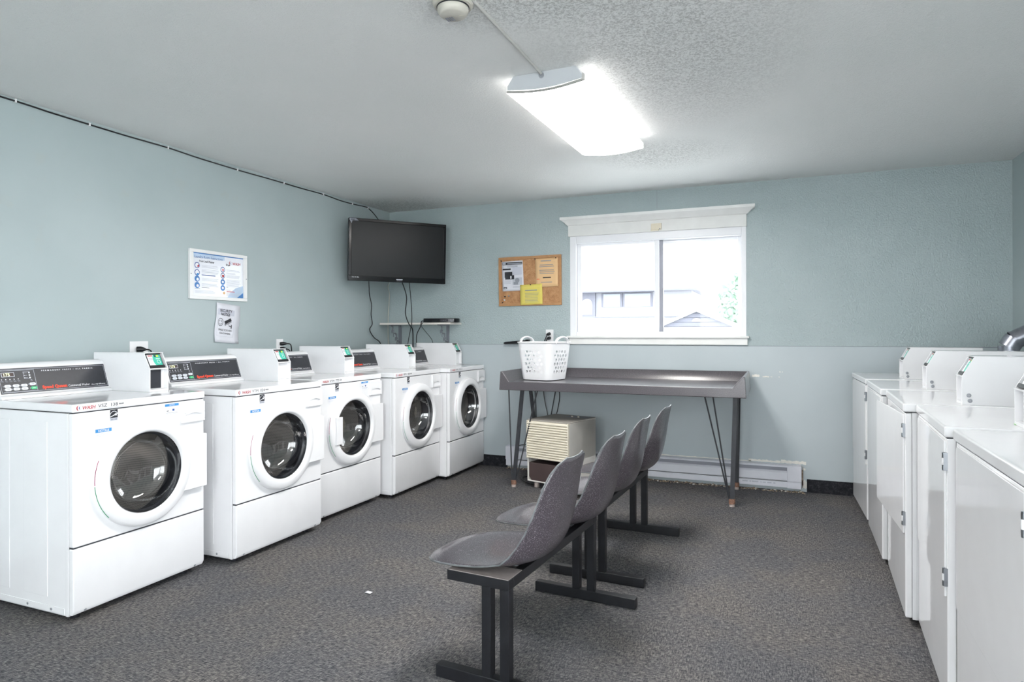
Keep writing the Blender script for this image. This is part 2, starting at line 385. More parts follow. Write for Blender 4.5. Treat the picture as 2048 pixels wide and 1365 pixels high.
# ------------------------------------------------------------------ room shell
def shell():
    T = 0.2
    structure(MB().box(XL-T, XR+T, YF-T, YB+T, -0.2, 0, 'carpet').build('floor', smooth=False))
    structure(MB().box(XL-T, XR+T, YF-T, YB+T, ZC, ZC+0.2, 'ceiling').build('ceiling', smooth=False))
    structure(MB().box(XL-T, XL, YF, YB, 0, ZC, 'wall_smooth').build('wall_left', smooth=False))
    gx0, gx1, gz0, gz1 = -1.5, XR-.2, .15, 2.32
    w = MB(); w.box(XL-T, gx0, YF-T, YF, 0, ZC, 'wall_smooth'); w.box(gx1, XR+T, YF-T, YF, 0, ZC, 'wall_smooth')
    w.box(gx0, gx1, YF-T, YF, 0, gz0, 'wall_smooth'); w.box(gx0, gx1, YF-T, YF, gz1, ZC, 'wall_smooth')
    structure(w.build('wall_front', smooth=False))
    wg = bpy.data.objects.new('added_window_front', None); COL.objects.link(wg); wg.location = (0, YF, 0); structure(wg)  # unseen window, added behind the camera to let in fill daylight
    MB().box(XL-1.5, XR+1.5, -T-1.6, -T, 2.36, 2.5, 'white_paint').build('added_sky_blocker', wg, smooth=False)  # unseen slab added to cut direct sky, leaving ground bounce for the ceiling
    f = MB(); n = 4
    for i in range(n+1):
        x = gx0+(gx1-gx0)*i/n; f.box(max(gx0, x-.03), min(gx1, x+.03), -.13, -.05, gz0, gz1, 'vinyl_white')
    f.box(gx0, gx1, -.13, -.05, gz0, gz0+.05, 'vinyl_white'); f.box(gx0, gx1, -.13, -.05, gz1-.05, gz1, 'vinyl_white'); f.build('window_frame', wg, smooth=False)
    for i in range(n):
        a = gx0+(gx1-gx0)*i/n+.03; MB().box(a, a+(gx1-gx0)/n-.06, -.092, -.088, gz0+.05, gz1-.05, 'window_glass').build('pane', wg, smooth=False)
    # unseen glazing added in the right wall behind the camera to brighten the room
    fy0, fy1, fz0, fz1 = -2.2, 1.15, .25, 2.32
    w = MB(); w.box(XR, XR+T, YF, fy0, 0, ZC, 'wall_smooth'); w.box(XR, XR+T, fy1, YB, 0, ZC, 'wall_smooth')
    w.box(XR, XR+T, fy0, fy1, 0, fz0, 'wall_smooth'); w.box(XR, XR+T, fy0, fy1, fz1, ZC, 'wall_smooth')
    structure(w.build('wall_right', smooth=False))
    wf = bpy.data.objects.new('added_window_right', None); COL.objects.link(wf); wf.location = (XR, 0, 0); structure(wf)
    MB().box(T, T+1.1, fy0-1, fy1+1, 2.36, 2.5, 'white_paint').build('added_sky_blocker', wf, smooth=False)  # added out of view too, holds back sky light at the right-hand glazing
    f = MB(); n = 3
    for i in range(n+1):
        y = fy0+(fy1-fy0)*i/n; f.box(.05, .13, max(fy0, y-.03), min(fy1, y+.03), fz0, fz1, 'vinyl_white')
    f.box(.05, .13, fy0, fy1, fz0, fz0+.05, 'vinyl_white'); f.box(.05, .13, fy0, fy1, fz1-.05, fz1, 'vinyl_white'); f.build('window_frame', wf, smooth=False)
    for i in range(n):
        a = fy0+(fy1-fy0)*i/n+.03; MB().box(.088, .092, a, a+(fy1-fy0)/n-.06, fz0+.05, fz1-.05, 'window_glass').build('pane', wf, smooth=False)
    # back wall around the window opening; the lower panel stands a few mm proud of the stippled upper half
    wx0, wx1, wz0, wz1 = -1.70, -0.238, 1.205, 2.10
    w = MB()
    w.box(XL-T, wx0, YB, YB+T, SEAM, ZC, 'wall_stipple'); w.box(wx1, XR+T, YB, YB+T, SEAM, ZC, 'wall_stipple')
    w.box(wx0, wx1, YB, YB+T, wz1, ZC, 'wall_stipple'); w.box(wx0, wx1, YB, YB+T, SEAM, wz0, 'wall_stipple')
    w.box(XL-T, XR+T, YB-0.006, YB+T, 0, SEAM, 'wall_panel')
    wb = structure(w.build('wall_back', smooth=False))
    # hairline board joint above the window and chipped paint, all part of the wall
    p = MB(); F = frame((0, YB-0.0015, 0), (1, 0, 0), (0, 0, 1))
    p.rect(-0.945, -0.943, 2.29, ZC, 0, 'ink_grey', F)
    p.rect(XL, XR, SEAM+.0005, SEAM+.004, 0, 'ink_grey', F)
    p.build('board_joint', wb, smooth=False)
    p = MB(); F = frame((0, YB-0.0075, 0), (1, 0, 0), (0, 0, 1))
    def chip(x0, x1, z0, z1, mat='plaster', n=9, jag=0.35):
        up = []; dn = []
        for i in range(n):
            x = x0+(x1-x0)*i/(n-1); e = (z1-z0)*jag
            up.append((x, z1-random.random()*e)); dn.append((x, z0+random.random()*e*0.5))
        p.add([(x, z, 0) for x, z in dn+up[::-1]], [tuple(range(2*n))], mat, F)
    chip(-0.192, -0.137, 0.884, 0.908); chip(-0.114, -0.066, 0.884, 0.897); chip(-0.056, -0.042, 0.886, 0.893)
    chip(0.010, 0.018, 0.925, 0.936, n=4); chip(0.028, 0.034, 0.925, 0.936, n=4); chip(0.004, 0.012, 0.886, 0.894, n=4)
    chip(-0.22, 0.018, 0.210, 0.232, n=26); chip(0.02, 0.20, 0.210, 0.240, n=14); chip(-1.15, -0.2, 0.208, 0.219, n=40)
    chip(0.175, 0.195, 0.165, 0.185, n=5); chip(0.168, 0.180, 0.03, 0.2, 'debris_tan', n=6)
    chip(0.17, 0.205, 0.02, 0.10, 'plaster', n=7)
    p.build('chipped_paint', wb, smooth=False)
    # baseboards of cove carpet
    structure(MB().box(XL, -2.318, YB-0.014, YB-0.006, 0, 0.101, 'carpet_base').build('baseboard_back_left', smooth=False))
    structure(MB().box(0.205, XR, YB-0.014, YB-0.006, 0, 0.101, 'carpet_base').build('baseboard_back_right', smooth=False))
    structure(MB().box(XL, XL+0.008, YF, YB-0.014, 0, 0.101, 'carpet_base').build('baseboard_left', smooth=False))
    structure(MB().box(XR-0.008, XR, YF, YB-0.014, 0, 0.101, 'carpet_base').build('baseboard_right', smooth=False))
    # window
    wr = structure(thing('window_1', 'white vinyl sliding window in the back wall', 'window', (0, YB, 0)))
    del wr['label'], wr['category']
    V = 'vinyl_white'
    def B(mb, x0, x1, y0, y1, z0, z1, m=V): mb.box(x0, x1, y0, y1, z0, z1, m)
    f = MB()         # outer frame with a flat inner casing
    B(f, -1.712, -1.655, -0.004, 0.12, 1.213, 2.10); B(f, -0.272, -0.234, -0.004, 0.12, 1.213, 2.10)
    B(f, -1.655, -0.272, 0.0, 0.12, 2.035, 2.10); B(f, -1.655, -0.272, 0.0, 0.12, 1.213, 1.250)
    B(f, -1.655, -0.272, 0.004, 0.10, 2.03, 2.06)
    f.build('window_frame', wr, bevel=0.003)
    s1 = MB(); ya, yb = 0.030, 0.062   # left (inner) sash
    B(s1, -1.652, -1.618, ya, yb, 1.25, 2.035); B(s1, -0.972, -0.934, ya, yb, 1.25, 2.035)
    B(s1, -1.618, -0.972, ya, yb, 1.25, 1.277); B(s1, -1.618, -0.972, ya, yb, 2.008, 2.035)
    s1.build('sash', wr, bevel=0.003)
    s2 = MB(); ya, yb = 0.064, 0.096
    B(s2, -0.955, -0.905, ya, yb, 1.25, 2.035, 'heater_grey'); B(s2, -0.300, -0.272, ya, yb, 1.25, 2.035)
    B(s2, -0.905, -0.300, ya, yb, 1.25, 1.288); B(s2, -0.905, -0.300, ya, yb, 2.0, 2.035)
    s2.build('sash', wr, bevel=0.003)
    MB().box(-1.62, -0.97, 0.044, 0.048, 1.275, 2.01, 'window_glass').build('pane', wr, smooth=False)
    MB().box(-0.907, -0.298, 0.078, 0.082, 1.286, 2.002, 'window_glass').build('pane', wr, smooth=False)
    h = MB(); h.box(-1.724, -0.231, -0.022, 0, 2.096, 2.20, 'header_paint'); h.build('header_board', wr, bevel=0.002)
    cr = MB(); prof = [(.022, 2.192, 0), (.030, 2.196, .008), (.034, 2.206, .018), (.044, 2.222, .034), (.056, 2.234, .052), (.062, 2.238, .058), (.066, 2.242, .064), (.066, 2.264, .064), (0, 2.264, .064)]
    vs = []; fs = []
    for pr, z, e in prof: vs += [(-1.724-e, 0, z), (-1.724-e, -pr, z), (-0.231+e, -pr, z), (-0.231+e, 0, z)]
    for i in range(len(prof)-1):
        for j in range(3): a = 4*i+j; fs.append((a, a+1, a+5, a+4))
    fs.append((0, 3, 2, 1)); cr.add(vs, fs, 'white_paint'); cr.build('crown_moulding', wr, angle=20)
    MB().box(-1.735, -0.212, -0.045, 0.03, 1.196, 1.2135, 'white_paint').build('sill', wr, bevel=0.004)
    MB().box(-1.716, -0.225, -0.022, 0, 1.141, 1.197, 'white_paint').build('apron', wr, bevel=0.002)
shell()
x, z = at(-0.951, 2.136, YB-0.03)
s = MB(); s.box(x-.043, x+.043, -.018, 0, -.024, .03, 'sensor_beige', Matrix.Translation((0, YB-.022, z))); s.box(x-.047, x+.02, -.022, 0, -.032, -.024, 'sensor_beige', Matrix.Translation((0, YB-.022, z)))
s.box(x+.027, x+.036, -.021, 0, -.022, -.012, 'ink_grey', Matrix.Translation((0, YB-.022, z)))
tag(s.build('alarm_sensor', bevel=.003), 'small beige sensor box stuck on the window header board', 'sensor')

# ------------------------------------------------------------------ outdoors
def outdoors():
    g = MB().box(-40, XR+.2, YB+0.3, 60, -0.62, -0.6, 'pavement').build('ground', smooth=False); structure(g)
    structure(MB().box(XR+.2, 40, -40, 30, -.62, -.1, 'pavement').build('ground', smooth=False)); structure(MB().box(-30, XR+.2, -40, YF-.2, -.62, -.1, 'pavement').build('ground', smooth=False))
    F = frame((0, 0, 0), (1, 0, 0), (0, 0, 1))
    b = thing('apartment_building', 'pale low apartment building seen through the left pane', 'building', (-4.6, 20, -0.6))
    MB().box(-6, 2.2, 0, 6, 0, 3.07, 'house_white').build('wall', b, smooth=False)
    MB().box(-6.2, 2.4, -0.4, 6.2, 3.07, 3.12, 'house_grey').build('eave', b, smooth=False)
    MB().prism([(-6.2, 3.12), (2.4, 3.12), (1.7, 5.0), (-5.5, 5.0)], -6, 0.4, 'house_roof', F).build('roof', b, smooth=False)
    MB().box(-1.27, -.75, -0.12, 0, 2.32, 3.07, 'house_grey').build('stair_panel', b, smooth=False)
    a = MB(); a.disc(-1.01, 2.72, .17, .13, 'house_white', F, a0=0.0, a1=pi); a.box(-1.18, -.84, -.13, -.12, 2.38, 2.72, 'house_white'); a.build('arched_doorway', b, smooth=False)
    MB().box(-1.08, -.92, -.15, -.13, 2.42, 2.56, 'house_window').build('window', b, smooth=False)
    for x0, x1 in ((-.50, .04), (.18, .98)):
        w = MB().box(x0-.06, x1+.06, -0.04, 0, 2.62, 3.05, 'house_grey').build('window', b, smooth=False)
        MB().box(x0, x1, -0.05, -.04, 2.62, 3.02, 'house_window').build('pane', w, smooth=False)
    fn = thing('fence', 'long white board fence in front of the apartment building', 'fence', (-4, 15, -0.6))
    MB().box(-6, 2.4, 0, .05, 0, 2.18, 'house_white').build('boards', fn, smooth=False)
    MB().box(-6, 2.4, -.04, .09, 2.18, 2.205, 'house_grey').build('cap_rail', fn, smooth=False)
    h = thing('garage', 'grey gabled garage with lap siding seen through the right pane', 'building', (-1.35, 12, -0.6))
    ap, sl = 2.20, .435
    sid = MB(); sid.prism([(-1.1, 0), (1.1, 0), (1.1, ap-1.1*sl), (0, ap), (-1.1, ap-1.1*sl)], -2.4, 0, 'house_grey', F)
    for i in range(27):
        z0 = .02+i*.08; hw = min(1.1, (ap-z0)/sl)
        if hw > .08: sid.prism([(-hw, z0), (hw, z0), (min(1.1, max(.01, (ap-z0-.072)/sl)), z0+.072), (-min(1.1, max(.01, (ap-z0-.072)/sl)), z0+.072)], 0, .014, 'house_grey', F)
    sid.build('siding', h, smooth=False)
    e = 1.25
    r_ = MB()
    for g in (-1, 1): r_.prism([(0, ap+.004), (g*e, ap+.004-e*sl), (g*e, ap+.054-e*sl), (0, ap+.054)][::g], -2.5, .12, 'house_roof', F)
    r_.build('roof', h, smooth=False)
    v = MB(); v.disc(0, ap-.2, .09, .03, 'house_white', F, a0=0.3, a1=pi-.3); v.box(-.14, .14, -.05, 0, ap-.38, ap-.30, 'house_white'); v.build('gable_vent', h, smooth=False)
    t = thing('leafy_tree', 'pale green leafy tree at the right edge of the window view', 'tree', (-1.0, 16.2, -0.6))
    MB().tube([(0.3, 0, 0), (0.3, 0, 1.2), (0.25, 0, 2.2)], [.12, .09, .05], 'bark', 8).build('trunk', t)
    lf = MB(); rr = random.Random(3)
    for i in range(1500):
        while True:
            p = Vector((rr.uniform(-1, 1), rr.uniform(-1, 1), rr.uniform(-1, 1)))
            if .2 < p.length < 1: break
        c = Vector((.3+p.x*.62, p.y*.6, 2.45+p.z*.85)); a = rr.uniform(0, 6.3); e = rr.uniform(.05, .09)
        u = Vector((cos(a), rr.uniform(-.6, .6), sin(a)))*e; w = Vector((-sin(a), rr.uniform(-.6, .6), cos(a)))*e*.6
        lf.add([c-u, c+w, c+u, c-w], [(0, 1, 2, 3)], 'leaf')
    lf.build('foliage', t, smooth=False)
outdoors()

# ------------------------------------------------------------------ ceiling fixtures
def ceiling_lamp(label, loc, rz):
    t = thing('ceiling_light', label, 'ceiling light', loc, rz, 'wraparound ceiling lights')
    L = 1.19; F = frame((0, 0, 0), (1, 0, 0), (0, 0, 1))   # profile in x-z, run along +y (frame z = -y)
    MB().prism([(-.155, 0), (-.155, -.018), (-.185, -.045), (-.185, -.055), (.185, -.055), (.185, -.045), (.155, -.018), (.155, 0)], -L, 0, 'fixture_white', F).build('housing', t, bevel=.002)
    n = 14; prof = [(-.193, -.040)]+[(-.193+.386*i/n, -.068-.019*sin(pi*i/n)) for i in range(n+1)]+[(.193, -.040)]
    df = MB(); df.prism(prof, -L+.004, -.012, 'lamp_diffuser', F); si = df.mi('lamp_diffuser_side')
    for i, q in enumerate(df.f):
        zs_ = [df.v[j][2] for j in q]
        if len(q) > 4 or max(zs_) > -.045: df.fm[i] = si
    df.build('diffuser', t)
    cap = [(x*1.02, z) for x, z in prof]
    MB().prism([(-.152, -.001), (-.184, -.046), (-.184, -.062)]+[(-.18+.36*i/n, -.062-.016*sin(pi*i/n)) for i in range(n+1)]+[(.184, -.062), (.184, -.046), (.152, -.001)], 0, .006, 'fixture_white', F).build('end_cap', t)
    MB().lathe([(.001, .0065), (.014, .0065), (.014, .002)], 'screw_metal', F @ Matrix.Translation((-.01, -.018, .002)), 16).build('knockout', t)
    rim = MB()
    outer = prof; vs = []; fs = []
    for x, z in outer: vs += [(x, z, -.012), (x*.955, z*.97+.002, .008)]
    for i in range(len(outer)-1): fs.append((2*i, 2*i+1, 2*i+3, 2*i+2))
    rim.add(vs, fs, 'conduit_white', F); rim.build('diffuser_rim', t)
    return t
lampA = ceiling_lamp('white wraparound ceiling light, lit, hanging from the textured ceiling', (-.992, 2.80, ZC), -.030)
dup(lampA, (-.95, -1.2, ZC), 0.0, 'second white ceiling light, added out of view behind the camera to brighten the room')  # unseen copy of the lamp, added for extra room light
c = MB(); c.tube([(-1.004, 2.798, ZC-.010), (-1.008, 2.5, ZC-.005), (-1.012, 2.12, ZC-.003), (-1.02, 1.95, ZC-.002)], .0065, 'conduit_white', 10)
tag(c.build('conduit'), 'thin white surface conduit running along the ceiling to the light', 'conduit')
d = thing('smoke_detector', 'round off-white smoke detector on the ceiling', 'smoke detector', (-1.088, 2.085, ZC))
MB().lathe([(.001, 0), (.074, 0), (.074, -.010), (.068, -.018), (.060, -.020)], 'detector_white').build('base', d)
MB().lathe([(.056, -.018), (.057, -.026), (.056, -.036), (.050, -.046), (.044, -.050), (.001, -.051)], 'detector_white').build('cover', d)
MB().lathe([(.0575, -.0185), (.0595, -.0205), (.0575, -.024)], 'dark_gasket').build('vent_slot', d)
F = frame((0, 0, -.0515), (1, 0, 0), (0, -1, 0))
m = MB()
for i, (a, b) in enumerate(((-.034, -.028), (-.026, -.021), (-.018, -.012), (-.009, -.004))): m.rect(a, b, -.03, .0, .0006, 'ink_grey', F)
m.build('printed_label', d, smooth=False)
MB().lathe([(.009, -.0515), (.009, -.053), (.001, -.053)], 'detector_white', Matrix.Translation((.026, .012, 0))).build('test_button', d)

# ------------------------------------------------------------------ left wall: coax cable, poster, notice, sockets
pts = [(XL+.006, y, z) for y, z in ((1.0, 2.437), (2.01, 2.436), (2.25, 2.431), (2.461, 2.429), (2.678, 2.428), (2.968, 2.431), (3.218, 2.424), (3.567, 2.422), (3.866, 2.426), (4.221, 2.427), (4.489, 2.431), (4.725, 2.422), (4.895, 2.424), (5.076, 2.432), (5.137, 2.430))]+[(XL+.01, 5.22, 2.396), (XL+.015, 5.303, 2.34), (XL+.06, 5.33, 2.24), (XL+.16, 5.31, 2.12)]
ca = thing('coaxial_cable', 'black cable clipped along the top of the left wall', 'cable', (0, 0, 0))
MB().tube(smooth_path(pts), .0045, 'black_plastic', 8).build('cable', ca)
for y, z in ((2.079, 2.437), (2.461, 2.429), (2.968, 2.431), (3.54, 2.422), (4.011, 2.426), (4.489, 2.431), (4.895, 2.424), (5.137, 2.430)):
    MB().box(XL+.001, XL+.014, y-.004, y+.004, z-.009, z+.009, 'white_plastic').build('clip', ca, bevel=.001)

def wash_logo(mb, F, x, y, h, z=0.0):
    """three swooshes and slanted letters"""
    for i, (r, w, m_) in enumerate(((1.0, .26, 'print_red'), (.62, .16, 'print_navy'))):
        R = h*.62*r; cx = x+h*.62+i*h*.30; n = 12; vs = []; fs = []
        for j in range(n+1):
            a = radians(100)+radians(160)*j/n; t = h*w*sin(pi*j/n)*.9+h*.015
            vs += [(cx+R*cos(a), y+R*sin(a), z), (cx+(R-t)*cos(a), y+(R-t)*sin(a), z)]
        for j in range(n): fs.append((2*j, 2*j+1, 2*j+3, 2*j+2))
        mb.add(vs, fs, m_, F)
    mb.text('WASH', h*1.08, 'print_red', F @ Matrix.Translation((x+h*1.22, y-h*.42, 0)), 'LEFT', h*3.0, h*.02, .25, z=z)
LW = frame((XL, 0, 0), (0, 1, 0), (0, 0, 1))
def poster():
    t = thing('framed_poster', 'white framed laundry instruction poster on the left wall', 'poster', (XL, 3.373, 1.643))
    F = frame((0, 0, 0), (0, 1, 0), (0, 0, 1)); W, H = .249, .167; w, h = .219, .145
    f = MB(); D = .018
    for a in ((-W, W, h, H), (-W, W, -H, -h), (-W, -w, -h, h), (w, W, -h, h)): f.box(a[0], a[1], a[2], a[3], .004, D, 'frame_white', F)
    f.box(-W, W, -H, H, 0, .004, 'frame_white', F); f.build('frame', t, bevel=.002)
    p = MB(); z = .0065; p.rect(-w, w, -h, h, .006, 'poster_paper', F)
    p.rect(-w, .05, .112, h, z, 'print_pale_blue', F); p.rect(-w, w, .139, h, z+.0002, 'print_mid_blue', F)
    p.add([(.075, -h, z), (w, -h, z), (w, -.055, z), (.15, -.075, z), (.10, -.11, z)], [(0, 1, 2, 3, 4)], 'print_pale_blue', F)
    p.add([(.16, -h, z+.0002), (w, -h, z+.0002), (w, -.105, z+.0002)], [(0, 1, 2)], 'print_mid_blue', F)
    z += .0004
    p.text('Laundry Room Instructions', .026, 'print_navy', F @ Matrix.Translation((-.205, .110, 0)), 'LEFT', .235, 0, .15, z=z)
    p.text('Front Load Washer', .020, 'ink_black', F @ Matrix.Translation((-.165, .084, 0)), 'LEFT', .125, .0004, z=z)
    p.text('Dryer', .018, 'ink_black', F @ Matrix.Translation((.062, .079, 0)), 'LEFT', .038, .0004, z=z)
    wash_logo(p, F, .090, .099, .024, z)
    for i, y in enumerate((.060, .012, -.030, -.073)):
        p.disc(-.182, y, .021, z, 'print_mid_blue' if i > 1 else 'print_navy', F, ry=.021); p.disc(-.182+(.004 if i > 1 else 0), y-(.004 if i > 1 else 0), .016 if i < 2 else .010, z+.0002, 'print_white', F)
        if i == 0: p.add([(-.186, y-.010, z+.0004), (-.164, y-.010, z+.0004), (-.170, y+.008, z+.0004)], [(0, 1, 2)], 'print_red', F)
        if i == 1: p.rect(-.186, -.170, y-.018, y-.004, z+.0004, 'print_blue', F)
    for i, y in enumerate((.048, .006, -.038, -.080)):
        p.disc(.034, y, .019, z, 'print_navy' if i < 2 else 'print_mid_blue', F, ry=.020); p.disc(.034, y, .015 if i < 2 else .009, z+.0002, 'print_white', F)
        if i < 2: p.disc(.036, y-.002, .009, z+.0004, 'print_pink' if i == 0 else 'print_red', F)
    for x0, x1, y0, n in ((-.145, .005, .062, 3), (-.145, .01, .034, 3), (-.145, 0, .016, 2), (-.145, .005, -.026, 3), (-.145, 0, -.062, 3), (-.145, -.07, -.088, 1), (-.2, -.14, -.098, 1), (-.2, -.03, -.110, 3), (.066, .19, .048, 2), (.066, .15, .028, 2), (.066, .2, .010, 3), (.066, .2, -.022, 4), (.066, .2, -.052, 3), (.066, .1, -.074, 1), (.066, .11, -.093, 1), (.066, .19, -.118, 3)):
        for i in range(n):
            e = random.uniform(0, .02); p.rect(x0, x1-e, y0-.0075*i, y0-.0075*i+.0028, z, 'ink_light' if n > 1 else 'ink_grey', F)
    p.rect(-.145, -.03, -.0045, .0005, z, 'print_navy', F); p.rect(.068, .14, -.107, -.100, z, 'print_pink', F)
    p.disc(.045, -.115, .010, z, 'paper_cream', F)
    p.build('poster', t, smooth=False)
    for y, q in ((-.239, .0), (.239, -.004)): MB().lathe([(.004, D), (.004, D+.001), (.001, D+.0015)], 'ink_grey', F @ Matrix.Translation((y, q, 0)), 10).build('screw', t)
poster()
def notice():
    t = thing('security_notice', 'curling white security notice sheet with smiley and camera, below the poster', 'sign', (XL, 3.448, 1.314))
    F = frame((0, 0, 0), (0, 1, 0), (0, 0, 1)) @ Matrix.Rotation(radians(-5.5), 4, 'Z')
    W, H = .106, .137; n = 12; vs = []; fs = []
    for j in range(n+1):
        y = -H+2*H*j/n; e = .004+.012*max(0, (-.6-y/H))**1.0+.004*max(0, y/H-.7)
        for i in range(5):
            x = -W+2*W*i/4; vs.append((x+.004*sin(y*30), y+(.004 if j == 0 and i == 4 else 0), e+(.003*abs(x)/W)))
    for j in range(n):
        for i in range(4): a = j*5+i; fs.append((a, a+1, a+6, a+5))
    MB().add(vs, fs, 'paper_white', F).build('sheet', t, solid=.0006)
    m = MB(); z = .0098; O = -.018
    m.rect(O-.074, O+.072, .058, .098, z-.0004, 'paper_grey', F)
    for a in ((O-.074, O+.072, -.094, -.0925), (O-.074, O-.0725, -.094, .098), (O+.0705, O+.072, -.094, .098)): m.rect(*a, z-.0003, 'ink_light', F)
    m.text('SECURITY', .027, 'ink_black', F @ Matrix.Translation((O-.004, .078, 0)), 'CENTER', .108, .0007, z=z)
    m.text('NOTICE', .026, 'ink_black', F @ Matrix.Translation((O-.006, .0535, 0)), 'CENTER', .078, .0007, z=z)
    m.ring(O-.046, .005, .028, .0245, z, 'ink_black', F, k=.82)
    m.disc(O-.054, .012, .0028, z, 'ink_black', F, ry=.004); m.disc(O-.038, .012, .0028, z, 'ink_black', F, ry=.004)
    m.ring(O-.046, .004, .016, .0135, z, 'ink_black', F, a0=radians(200), a1=radians(340), k=.9)
    Rm = F @ Matrix.Translation((O+.020, .016, 0)) @ Matrix.Rotation(radians(28), 4, 'Z')
    m.rect(-.030, .030, -.010, .012, z, 'ink_black', Rm); m.rect(-.026, .026, -.017, -.0135, z, 'ink_black', Rm)
    m.rect(-.036, -.030, -.018, -.008, z, 'ink_black', Rm)
    m.bar((O+.024, -.004, z), (O+.034, -.018, z), .003, .0002, 'ink_black', F); m.rect(O+.03, O+.052, -.020, -.016, z, 'ink_black', F); m.rect(O+.048, O+.055, -.033, -.006, z, 'ink_black', F)
    m.text('SMILE YOU ARE', .019, 'ink_black', F @ Matrix.Translation((O-.002, -.055, 0)), 'CENTER', .118, 0, z=z)
    m.text('ON CAMERA', .019, 'ink_black', F @ Matrix.Translation((O-.002, -.078, 0)), 'CENTER', .095, 0, z=z)
    m.build('printing', t, smooth=False)
notice()
def outlet(label, F, w, h, group='wall outlets'):
    t = thing('wall_outlet', label, 'outlet', F.to_translation(), 0, group)
    G = F.copy(); G.translation = (0, 0, 0)
    MB().box(-w/2, w/2, -h/2, h/2, 0, .006, 'white_plastic', G).build('cover_plate', t, bevel=.002)
    return t, G
t, G = outlet('square white range-style outlet plate behind the nearest washer', frame((XL, 2.767, 1.140), (0, 1, 0), (0, 0, 1)), .122, .118)
MB().lathe([(.036, .006), (.036, .009), (.001, .009)], 'white_plastic', G @ Matrix.Translation((.005, 0, 0)), 32).build('receptacle', t)
t, G = outlet('narrow white outlet plate between the second and third coin boxes', frame((XL, 3.967, 1.142), (0, 1, 0), (0, 0, 1)), .073, .115)
for q in (.02, -.02): MB().box(-.017, .017, q-.014, q+.014, .006, .009, 'white_plastic', G).build('receptacle', t, bevel=.003)
t, G = outlet('white outlet plate on the back wall above the laundry basket', frame((-1.905, YB, 1.213), (1, 0, 0), (0, 0, 1)), .072, .115)
for q in (.02, -.02): MB().box(-.017, .017, q-.014, q+.014, .006, .009, 'white_plastic', G).build('receptacle', t, bevel=.003)
def plug(label, pts, size=.014):
    t = thing('power_plug', label, 'plug', pts[0], 0, 'black power plugs')
    P = [Vector(p)-Vector(pts[0]) for p in pts]; d = (P[1]-P[0]).normalized()
    MB().tube([P[0], P[0]+d*.022, P[0]+d*.034, P[0]+d*.048], [size, size*1.05, size*.8, size*.45], 'black_plastic', 10).build('plug_body', t)
    MB().tube(smooth_path([P[0]+d*.045]+P[2:]), .0042, 'black_plastic', 8).build('cord', t)
plug('black angled plug in the square outlet behind the nearest washer', [(XL+.010, 2.748, 1.151), (XL+.04, 2.775, 1.150), (XL+.055, 2.800, 1.145), (XL+.05, 2.815, 1.125), (XL+.04, 2.82, 1.05), (XL+.04, 2.83, .95), (XL+.04, 2.83, .75)], .017)
plug('upper black plug in the narrow outlet by the third washer', [(XL+.010, 3.967, 1.162), (XL+.04, 3.985, 1.163), (XL+.06, 4.02, 1.158), (XL+.05, 4.045, 1.13), (XL+.045, 4.055, 1.08), (XL+.04, 4.06, .95), (XL+.04, 4.06, .7)])
plug('lower black plug in the narrow outlet by the third washer', [(XL+.010, 3.967, 1.122), (XL+.04, 3.985, 1.122), (XL+.06, 4.01, 1.112), (XL+.05, 4.03, 1.09), (XL+.045, 4.035, 1.03), (XL+.04, 4.04, .9), (XL+.04, 4.04, .7)])
plug('upper black plug in the outlet above the laundry basket', [(-1.903, YB-.010, 1.233), (-1.910, YB-.04, 1.228), (-1.925, YB-.055, 1.19), (-1.942, YB-.05, 1.15), (-1.95, YB-.045, 1.0), (-1.95, YB-.04, .7), (-1.90, YB-.05, .45), (-1.88, YB-.085, .2), (-1.86, YB-.1, .05), (-1.82, YB-.12, .012)])
plug('lower black plug in the outlet above the laundry basket', [(-1.900, YB-.010, 1.196), (-1.908, YB-.04, 1.190), (-1.922, YB-.05, 1.165), (-1.93, YB-.04, 1.1), (-1.86, YB-.035, .85), (-1.80, YB-.04, .7), (-1.83, YB-.05, .5), (-1.9, YB-.06, .3), (-2.2, YB-.09, .215)])

